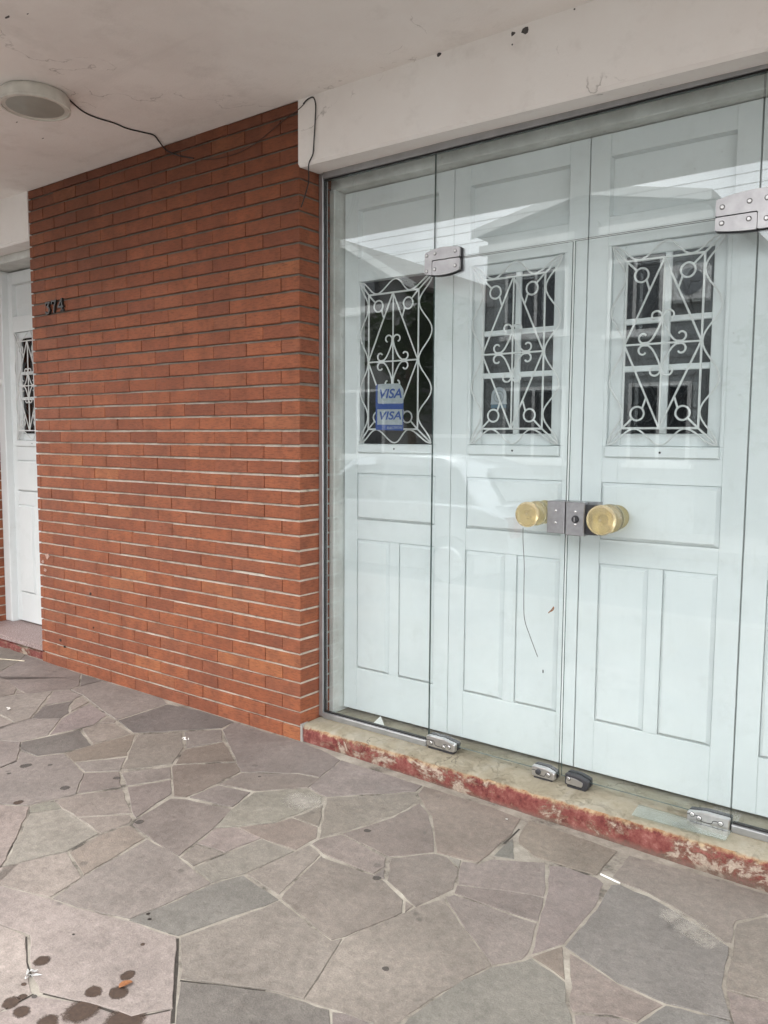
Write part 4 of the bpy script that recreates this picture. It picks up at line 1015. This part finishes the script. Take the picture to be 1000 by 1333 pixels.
# house number
hn = thing('house_number', 'black cast house number 374 on the brick pier', 'house number', (-1.957, -0.005, 2.18))
def stroke(mb, pts, w, y0=-0.016, y1=-0.004):
    for (xa, za), (xb, zb) in zip(pts[:-1], pts[1:]):
        d = Vector((xb-xa, zb-za)).normalized(); n_ = Vector((-d.y, d.x))*w/2; e_ = d*w*0.35
        a, b = Vector((xa, za))-e_, Vector((xb, zb))+e_
        mb.prism([tuple(a-n_), tuple(b-n_), tuple(b+n_), tuple(a+n_)], y0, y1); y0 -= 0.0003
for x0, zo, paths in ((-2.053, 0.0, ([(0.002, 0.054), (0.002, 0.068), (0.044, 0.068), (0.020, 0.042), (0.036, 0.038), (0.044, 0.022), (0.036, 0.006), (0.018, 0.003), (0.004, 0.012)],)),
                      (-1.988, 0.004, ([(0.002, 0.054), (0.002, 0.068), (0.046, 0.068), (0.030, 0.036), (0.024, 0.002)],)),
                      (-1.922, 0.008, ([(0.042, 0.002), (0.042, 0.068), (0.004, 0.024), (0.056, 0.024)], [(0.030, 0.001), (0.054, 0.001)]))):
    mb = MB()
    for p in paths: stroke(mb, [(x0+a, 2.181+zo+b) for a, b in p], 0.0105)
    mb.build('digit', M['black_paint'], hn)

# ceiling lamp
lp = thing('ceiling_lamp', 'round dusty grey surface lamp on the canopy ceiling', 'lamp', (-0.886, -0.725, CEIL))
LX, LY, LR = -0.886, -0.725, 0.143
MB().lathe([(LR*0.93, 0.0), (LR*0.985, -0.008), (LR, -0.02), (LR, -0.050), (LR*1.02, -0.053), (LR*1.02, -0.061), (LR*0.95, -0.063), (LR*0.945, -0.057)], (LX, LY, CEIL-0.0005), 'z', 56).build('housing', M['lamp_body'], lp, smooth=True)
MB().lathe([(LR*0.945, -0.0555), (LR*0.943, -0.0565), (LR*0.6, -0.0580), (LR*0.2, -0.0590)], (LX, LY, CEIL-0.0005), 'z', 56).build('diffuser', M['lamp_glass'], lp, smooth=True)

# cables on ceiling and wall
def wire(name, pts, r, label, cat='cable', mat='black_rubber', n=6):
    return tag(MB().tube(smooth_path(pts, n), r, 6).build(name, M[mat], smooth=True), label, cat)
zc = CEIL-0.004
cw = [onZ(x, y, zc) for x, y in ((90, 130), (108, 145), (125, 153), (148, 160), (165, 167), (185, 172), (200, 176), (207, 184))]
cw += [onY(x, y, -0.005) for x, y in ((216, 195), (228, 201), (240, 204), (252, 206))]
wire('lamp_cable', cw, 0.0034, 'thin black cable running from the ceiling lamp onto the brick pier')
wire('wall_cable', [onY(x, y, -0.005) for x, y in ((262, 208), (285, 206), (310, 199), (335, 185), (365, 160), (388, 143), (397, 134))], 0.0021, 'dusty cable slanting across the top corner of the brick pier', mat='dusty_cable')
wire('hanging_cable', [onY(x, y, -0.010) for x, y in ((395, 135), (401, 129), (408, 127), (411, 137), (410.5, 155), (409, 180), (407.5, 200), (402, 214), (402, 235), (398, 252), (392, 270))], 0.0029, 'loose dark cable hanging from the beam end at the pier corner')
# cord on the left knob
def cordpt(x, y): return onY(x, y, 0.075)
wire('door_cord', [cordpt(*p) for p in ((681, 687), (681, 705), (682.5, 735), (682, 780), (683, 806), (690, 828), (700, 855))], 0.0014, 'thin grey cord hanging from the left amber knob', 'cord', 'stain_grey')
MB().tube(smooth_path([onY(*p, 0.141) for p in ((714, 798), (718, 794), (721, 790), (720, 794), (717, 796))], 4), 0.0022, 5).build('leaf_scrap', M['dry_leaf'])
tag(bpy.data.objects['leaf_scrap'], 'tiny curled brown leaf scrap stuck on the left glass door', 'leaf scrap')
MB().tube([onY(*p, 0.141) for p in ((707, 872), (707, 876))], 0.0022, 5).build('dirt_speck', M['black_paint'])
tag(bpy.data.objects['dirt_speck'], 'dark speck on the left glass door below the cord', 'speck')
# clear plate on the step
cp = MB(); cp.add([(1.585, 0.020, 0.1115), (1.900, 0.032, 0.1115), (1.902, 0.115, 0.1115), (1.578, 0.118, 0.1115), (1.585, 0.020, 0.1145), (1.900, 0.032, 0.1145), (1.902, 0.115, 0.1145), (1.578, 0.118, 0.1145)], [(0,1,2,3), (4,7,6,5), (0,4,5,1), (1,5,6,2), (2,6,7,3), (3,7,4,0)])
tag(cp.build('clear_plate', [M['clear_plate']]), 'thin clear glass strip lying on the step under the right door', 'glass strip')
# litter
pz = lambda x, y, z: onZ(x, y, z)
a, b, c_ = pz(484, 943, 0.106), pz(501, 946, 0.106), pz(494, 937, 0.106)
mb = MB(); mb.add([a, b, c_, (c_.x, c_.y+0.01, 0.122)], [(0, 1, 3), (0, 3, 2), (1, 2, 3), (0, 2, 1)]); tag(mb.build('paper_scrap', M['paper_white']), 'folded white paper scrap on the sill behind the left glass pane', 'paper')
def gp(x, y, dz=0.0): p = ground_pt(x, y); return Vector((p[0], p[1], gz(p[0])+dz))
tag(MB().tube([gp(782, 1139, 0.003), gp(807, 1151, 0.003)], 0.0032, 8).build('paper_stick', M['paper_white']), 'short white stick lying on a paving joint near the step', 'stick')
tag(MB().tube([gp(-6, 858, 0.003), gp(15, 859.5, 0.003), gp(32, 861, 0.003)], 0.003, 6).build('straw_stick', M['straw']), 'pale straw lying on the paving before the narrow door', 'straw')
mb = MB(); ce = gp(164, 1284, 0.005); ax = (gp(173, 1280, 0.005)-ce); ay = Vector((-ax.y, ax.x, 0))*0.50; NL = 16
ps = []
for k in range(NL):
    a_ = 2*math.pi*k/NL; w_ = math.sin(a_)*(1-0.3*math.cos(a_))
    ps.append(ce+ax*math.cos(a_)+ay*w_+Vector((0, 0, 0.006*abs(w_))))
mid_ = [ce+ax*0.5, ce-ax*0.5]
mb.add(ps+[p-Vector((0, 0, 0.001)) for p in ps], [tuple(range(NL)), tuple(range(2*NL-1, NL-1, -1))]+[(k, NL+k, NL+(k+1) % NL, (k+1) % NL) for k in range(NL)])
tag(mb.build('fallen_leaf', M['dry_leaf']), 'orange brown fallen leaf between dark stains at lower left', 'leaf')
def scrap(x, y, s, n, mat, name, label):
    c0 = gp(x, y, 0.002); mb = MB()
    for k in range(n):
        o = c0+Vector((random.gauss(0, s), random.gauss(0, s), 0.002+random.random()*0.006))
        tri = [o+Vector((random.gauss(0, s*0.7), random.gauss(0, s*0.7), random.uniform(-0.002, 0.006))) for _ in range(4)]
        mb.add(tri, [(0, 1, 2, 3)])
    tag(mb.build(name, M[mat]), label, 'litter')
scrap(42, 1271, 0.010, 8, 'wrapper', 'torn_wrapper', 'crumpled torn white wrapper in the joint at lower left')
scrap(243, 963, 0.010, 4, 'paper_white', 'paper_bit', 'white paper bit on a stone near the brick pier')
scrap(8, 924, 0.010, 3, 'paper_white', 'paper_bit', 'tiny white paper bit at the left edge of the paving')
scrap(657, 1069.5, 0.006, 2, 'paper_white', 'paper_bit', 'two tiny white paper bits at the foot of the step')
# stains on the stones
def stone_at(x, y):
    best = None
    for o, poly, pl in stones:
        inside = False; n = len(poly)
        for i in range(n):
            (x1, y1), (x2, y2) = poly[i], poly[i-1]
            if (y1 > y) != (y2 > y) and x < (x2-x1)*(y-y1)/(y2-y1)+x1: inside = not inside
        if inside: return o, pl
    return stones[0][0], stones[0][2]
def stain(x, y, wpx, mat, ragged=0.25, asp=1.0):
    c0 = gp(x, y); e = gp(x+wpx/2, y); s = (e-c0).length; n = 44 if wpx > 14 else 20
    mb = MB(); (par, pl) = stone_at(c0.x, c0.y); ph = random.random()*6
    zs = lambda p, d: gz(p[0])+pl[4]+pl[2]*(p[0]-pl[0])+pl[3]*(p[1]-pl[1])+d
    poly = []
    for k in range(n):
        a_ = 2*math.pi*k/n; rr = s*1.25*(1+0.10*math.sin(2*a_+ph)+0.06*math.sin(3*a_+ph*2))
        poly.append((c0.x+rr*math.cos(a_), c0.y+rr*asp*math.sin(a_)))
    mb.add([(p[0], p[1], zs(p, 0.0004)) for p in poly], [tuple(range(n))])
    if mat == 'stain_grey': mat = 'stain_soft'
    o = mb.mesh('stain', M[mat]); ob = bpy.data.objects.new('stain', o); COL.objects.link(ob)
    ob.parent = par; ob.matrix_parent_inverse = Matrix.Translation(-par.location)
for s in ((55, 1251, 20, 'stain_brown'), (122, 1291, 22, 'stain_brown'), (166, 1271, 19, 'stain_brown'), (155, 1293, 24, 'stain_brown'), (28, 1317, 22, 'stain_brown'), (15, 1305, 22, 'stain_brown'), (30, 1297, 11, 'stain_brown'),
          (63, 1329, 27, 'stain_brown'), (107, 1316, 45, 'stain_brown'), (160, 1330, 52, 'stain_brown'), (31, 1281, 7, 'stain_brown'), (45, 1297, 7, 'stain_grey'), (186, 1230, 6, 'stain_brown'), (96, 1217, 3, 'black_paint'),
          (85, 1026, 12, 'stain_grey'), (33, 997, 14, 'stain_grey'), (20, 992, 12, 'stain_grey'), (24, 1045, 12, 'stain_brown'), (182, 1070, 11, 'stain_grey'), (491, 1143, 11, 'stain_grey'), (585, 1159, 11, 'stain_grey'),
          (152, 1013, 9, 'stain_grey'), (65, 996, 6, 'stain_grey'), (478, 1081, 9, 'stain_grey'), (193, 1190, 4, 'black_paint'), (195, 1197, 4, 'black_paint'), (502, 1261, 9, 'stain_grey'), (338, 1011, 4, 'stain_grey'), (12, 1007, 6, 'stain_grey'), (876, 1192, 34, 'stain_pale'), (902, 1211, 46, 'stain_pale'), (916, 1222, 40, 'stain_pale'), (396, 1044, 52, 'stain_pale')):
    stain(*s, ragged=0.16 if s[2] > 16 else 0.08)

# ================================================================== ACROSS THE STREET (seen mirrored in the glass)
def window(parent, x0, x1, z0, z1, y):
    w = MB().bbox(x0, x1, y-0.001, y+0.05, z0, z1, 0.01).build('window', M['trim_white'], parent)
    xm = (x0+x1)/2
    for a, b in ((x0+0.06, xm-0.03), (xm+0.03, x1-0.06)):
        MB().box(a, b, y+0.051, y+0.055, z0+0.06, z1-0.06).build('window_pane', M['window_dark'], w)
    MB().box(x0-0.06, x1+0.06, y+0.0, y+0.12, z0-0.07, z0-0.001).build('sill', M['trim_white'], w)
plain('window_dark', (0.02, 0.024, 0.028), 0.08, var=0.1)
def gable_house(xa, xb, yf, ze, zp, wall_mat, label, vent, xp=None):
    """front wall at y=yf facing +Y, gable with eaves at ze and apex at zp"""
    xp = xp if xp is not None else (xa+xb)/2
    h = thing('house', label, 'house', ((xa+xb)/2, yf-3, 0))
    MB().prism([(xa+0.15, -0.1), (xb-0.15, -0.1), (xb-0.15, ze-0.12), (xp, zp-0.10), (xa+0.15, ze-0.12)], yf-6.0, yf).build('wall', M[wall_mat], h)
    rf = MB()
    for (x0, z0), (x1, z1) in (((xa, ze), (xp, zp)), ((xp, zp), (xb, ze))):
        rf.prism([(x0, z0-0.10), (x1, z1-0.10), (x1, z1), (x0, z0)], yf-6.2, yf+0.30)
    r_ = rf.build('roof', M['roof_tile'], h)
    MB().box(xa+0.05, xb-0.05, yf+0.001, yf+0.14, ze-0.42, ze-0.26).build('cornice', M['trim_white'], h)
    fb = MB()
    for (x0, z0), (x1, z1) in (((xa, ze), (xp, zp)), ((xp, zp), (xb, ze))): fb.prism([(x0, z0-0.16), (x1, z1-0.16), (x1, z1-0.005), (x0, z0-0.005)], yf+0.301, yf+0.33)
    fb.build('barge_board', M['trim_white'], r_)
    vx, vz0, vz1, vw = vent
    arch = [(vx-vw/2, vz0), (vx+vw/2, vz0)]+[(vx+vw/2*math.cos(a), vz1-vw/2+vw/2*math.sin(a)) for a in [k*math.pi/10 for k in range(11)]]
    MB().prism(arch, yf+0.15, yf+0.001).build('arched_vent', M['shutter_grey'], h)
    return h
hA = gable_house(-5.05, -0.95, -10.0, 5.20, 5.62, 'house_wall', 'pale gabled house across the street with an arched vent and air conditioner', (-2.96, 4.80, 5.14, 0.42))
for x0, x1, z0, z1 in ((-4.5, -3.3, 1.1, 2.4), (-2.2, -1.2, 1.1, 2.4), (-4.5, -3.3, 3.3, 4.4), (-2.6, -1.7, 3.2, 4.4)): window(hA, x0, x1, z0, z1, -10.0)
dr = MB().bbox(-3.05, -2.35, -9.999, -9.95, 0.0, 2.15, 0.01).build('door', M['shutter_grey'], hA)
for k in range(14): MB().box(-4.9, -1.1, -9.999, -9.985, 0.35+k*0.27, 0.36+k*0.27+0.012).build('cladding_board', M['house_wall_warm'], hA)
ac = thing('air_conditioner', 'boxy air conditioner unit on the wall of the gabled house opposite', 'air conditioner', (-1.22, -9.85, 3.65))
MB().box(-1.62, -0.98, -9.995, -9.70, 3.62, 4.14).build('casing', M['trim_white'], ac)
MB().lathe([(0.20, 0.0), (0.20, 0.02), (0.05, 0.03)], (-1.22, -9.70, 3.88), 'y', 24).build('fan_grille', M['shutter_grey'], ac)
hB = gable_house(-12.2, -6.4, -10.3, 4.45, 5.55, 'house_wall_warm', 'warm grey house across the street with a steep tiled gable', (-7.8, 4.3, 4.9, 0.4), xp=-8.3)
for x0, x1, z0, z1 in ((-8.8, -7.4, 1.1, 2.5), (-11.3, -9.9, 1.1, 2.5)): window(hB, x0, x1, z0, z1, -10.3)
hC = gable_house(-0.2, 6.2, -10.6, 3.6, 5.0, 'house_wall_warm', 'low warm grey house across the street right of the gabled house', (3.0, 3.7, 4.2, 0.4))
for x0, x1, z0, z1 in ((0.8, 2.0, 1.0, 2.3), (4.0, 5.2, 1.0, 2.3)): window(hC, x0, x1, z0, z1, -10.6)
hD = gable_house(-7.2, -3.8, -17.5, 4.2, 5.2, 'house_wall', 'low house set back between the two houses opposite', (-5.5, 3.9, 4.4, 0.4))
hE = gable_house(-21, -13, -10.4, 3.6, 5.2, 'house_wall', 'wide pale house at the far end of the street opposite', (-17, 3.8, 4.4, 0.4))
gw = thing('garden_wall', 'low plastered garden wall between the houses opposite', 'wall', (-5.7, -9.9, 0))
MB().box(-6.45, -5.0, -10.0, -9.88, -0.05, 1.5).build('wall_panel', M['house_wall_warm'], gw); MB().box(-6.5, -4.96, -10.03, -9.85, 1.501, 1.57).build('coping', M['trim_white'], gw)
def tree(x, y, h, spread, n, label):
    t = thing('garden_tree', label, 'tree', (x, y, 0))
    tr = MB(); tr.tube(smooth_path([(x, y, -0.1), (x+0.05, y, h*0.3), (x-0.04, y+0.03, h*0.6), (x, y, h*0.85)], 4), [0.11-0.07*k/12 for k in range(13)], 7)
    for k in range(7):
        a = k*0.9; tr.tube([(x, y, h*(0.42+0.05*k)), (x+math.cos(a)*spread*0.5, y+math.sin(a)*spread*0.5, h*(0.58+0.05*k)), (x+math.cos(a)*spread*0.8, y+math.sin(a)*spread*0.8, h*(0.66+0.04*k))], [0.035, 0.022, 0.008], 5)
    tr.build('trunk', M['bark'], t)
    cr_ = MB()
    clumps = [(random.gauss(0, spread*0.45), random.gauss(0, spread*0.45), h*random.uniform(0.5, 1.0)) for _ in range(26)]
    for k in range(n):
        c = random.choice(clumps); p = Vector((x+c[0]+random.gauss(0, 0.16), y+c[1]+random.gauss(0, 0.16), c[2]+random.gauss(0, 0.14)))
        d = Vector((random.gauss(0, 1), random.gauss(0, 1), random.gauss(0, 0.6))).normalized()*random.uniform(0.06, 0.13); e = d.orthogonal().normalized()*d.length*0.4
        cr_.add([p-d, p+e, p+d, p-e], [(0, 1, 2, 3)])
    stuff(link('crown', cr_.mesh('crown', M['leaf_green'], fix=False), t)).matrix_parent_inverse = Matrix.Translation(Vector((-x, -y, 0)))
tree(-6.0, -9.2, 3.9, 0.75, 1700, 'bushy green tree between the two houses opposite')
tree(0.2, -9.3, 3.1, 0.7, 900, 'small green tree before the low house opposite')
for (y, z, lab) in ((-5.45, 4.03, 'second highest overhead cable mirrored in the glass'), (-5.5, 3.94, 'middle one of the overhead cables mirrored in the glass'), (-5.55, 3.82, 'second lowest overhead cable mirrored in the glass'), (-5.6, 3.70, 'lowest overhead cable mirrored in the glass'), (-5.3, 4.6, 'highest overhead cable running along the street')):
    pts = [(x, y, z+0.10*((x+1.0)/9.0)**2*0.6) for x in [-16+1.6*k for k in range(20)]]
    tag(MB().tube(pts, 0.0045, 5).build('overhead_cable', M['black_rubber']), lab, 'cable', 'overhead cables along the street')
for x, lab in ((-16.0, 'timber utility pole at the far left end of the street'), (14.4, 'timber utility pole at the right end of the street')):
    t = thing('utility_pole', lab, 'pole', (x, -5.5, 0)); MB().tube([(x, -5.5, -0.2), (x, -5.5, 6.5)], [0.13, 0.09], 10).build('shaft', M['wood_pole'], t); MB().box(x-0.06, x+0.06, -6.2, -4.8, 4.85, 4.97).build('cross_arm', M['wood_pole'], t)

# ---------------- parked car by the near kerb (its roof and bonnet glint in the glass)
plain('car_paint', (0.52, 0.54, 0.56), 0.22, 0.6, var=0.03, scale=2)
plain('tyre', (0.02, 0.02, 0.02), 0.85)
plain('lamp_clear', (0.62, 0.63, 0.64), 0.15)
plain('lamp_red', (0.30, 0.02, 0.02), 0.2)
def parked_car(xc, yc):
    t = thing('parked_car', 'silver hatchback parked at the kerb, mirrored faintly in the glass', 'car', (xc, yc, -0.13))
    zg = -0.13
    low = [(-1.88, 0.30), (-1.92, 0.52), (-1.84, 0.72), (-1.55, 0.82), (-0.95, 0.90), (0.9, 0.94), (1.62, 0.92), (1.82, 0.80), (1.88, 0.50), (1.84, 0.28), (1.56, 0.20), (-1.56, 0.20)]
    def loft(slices, name, mat, parent):
        mb = MB(); n = len(slices[0][1])
        for y, poly in slices: mb.v += [(xc+a, yc+y, zg+b) for a, b in poly]
        for q in range(len(slices)-1):
            for k in range(n):
                m2 = (k+1) % n; mb.f.append((q*n+k, q*n+m2, (q+1)*n+m2, (q+1)*n+k)); mb.m.append(0)
        mb.f.append(tuple(range(n))[::-1]); mb.m.append(0); mb.f.append(tuple(range((len(slices)-1)*n, len(slices)*n))); mb.m.append(0)
        return mb.build(name, mat, parent, smooth=True)
    def shrink(poly, k, dz=0.0): return [(a*k, 0.55+(b-0.55)*k+dz) for a, b in poly]
    body = loft([(-0.80, shrink(low, 0.93)), (-0.77, shrink(low, 0.975)), (-0.66, low), (0, shrink(low, 1.0, 0.015)), (0.66, low), (0.77, shrink(low, 0.975)), (0.80, shrink(low, 0.93))], 'body', M['car_paint'], t)
    cab = [(-0.98, 0.88), (-0.32, 1.36), (0.10, 1.43), (0.95, 1.41), (1.35, 1.30), (1.66, 0.90)]
    def cabs(k): return [(0.3+(a-0.3)*k, 0.88+(b-0.88)*k) for a, b in cab]
    loft([(-0.74, [(a, 0.88+(b-0.88)*0.02) for a, b in cab]), (-0.60, cabs(0.96)), (-0.52, cabs(1.0)), (0, [(a, b+0.02*(b > 1)) for a, b in cab]), (0.52, cabs(1.0)), (0.60, cabs(0.96)), (0.74, [(a, 0.88+(b-0.88)*0.02) for a, b in cab])], 'roof', M['car_paint'], t)
    def quad(pts, name, mat): MB().add([(xc+a, yc+b, zg+c) for a, b, c in pts], [(0, 1, 2, 3)]).build(name, M[mat], t)
    quad([(-0.965, -0.56, 0.93), (-0.965, 0.56, 0.93), (-0.375, 0.50, 1.345), (-0.375, -0.50, 1.345)], 'windscreen', 'window_dark')
    quad([(1.665, -0.54, 0.96), (1.665, 0.54, 0.96), (1.40, 0.48, 1.29), (1.40, -0.48, 1.29)], 'rear_window', 'window_dark')
    for sy in (-1, 1):
        for x0, x1, x2, x3 in ((-0.74, 0.22, 0.20, -0.25), (0.28, 1.42, 1.15, 0.27)):
            quad([(x0, sy*0.744, 0.93), (x1, sy*0.744, 0.93), (x2, sy*0.640, 1.30), (x3, sy*0.640, 1.30)], 'side_window', 'window_dark')
        MB().box(xc-1.86, xc-1.66, yc+sy*0.62-0.12, yc+sy*0.62+0.12, zg+0.60, zg+0.73).build('headlight', M['lamp_clear'], t)
        MB().box(xc+1.72, xc+1.86, yc+sy*0.66-0.08, yc+sy*0.66+0.08, zg+0.62, zg+0.82).build('tail_light', M['lamp_red'], t)
        MB().box(xc-0.78, xc-0.64, yc+sy*0.86-0.07, yc+sy*0.86+0.07, zg+0.92, zg+1.03).build('mirror', M['car_paint'], t)
        for x in (-1.18, 1.16):
            w = MB().lathe([(0.20, -0.09), (0.29, -0.09), (0.305, -0.05), (0.305, 0.05), (0.29, 0.09), (0.20, 0.09)], (xc+x, yc+sy*0.74, zg+0.305), 'y', 28).build('wheel', M['tyre'], t, smooth=True)
            MB().lathe([(0.19, 0.0), (0.17, sy*0.02), (0.05, sy*0.025)], (xc+x, yc+sy*0.74+sy*0.091, zg+0.305), 'y', 20).build('rim', M['steel'], w)
    return t
parked_car(-3.0, -4.75)
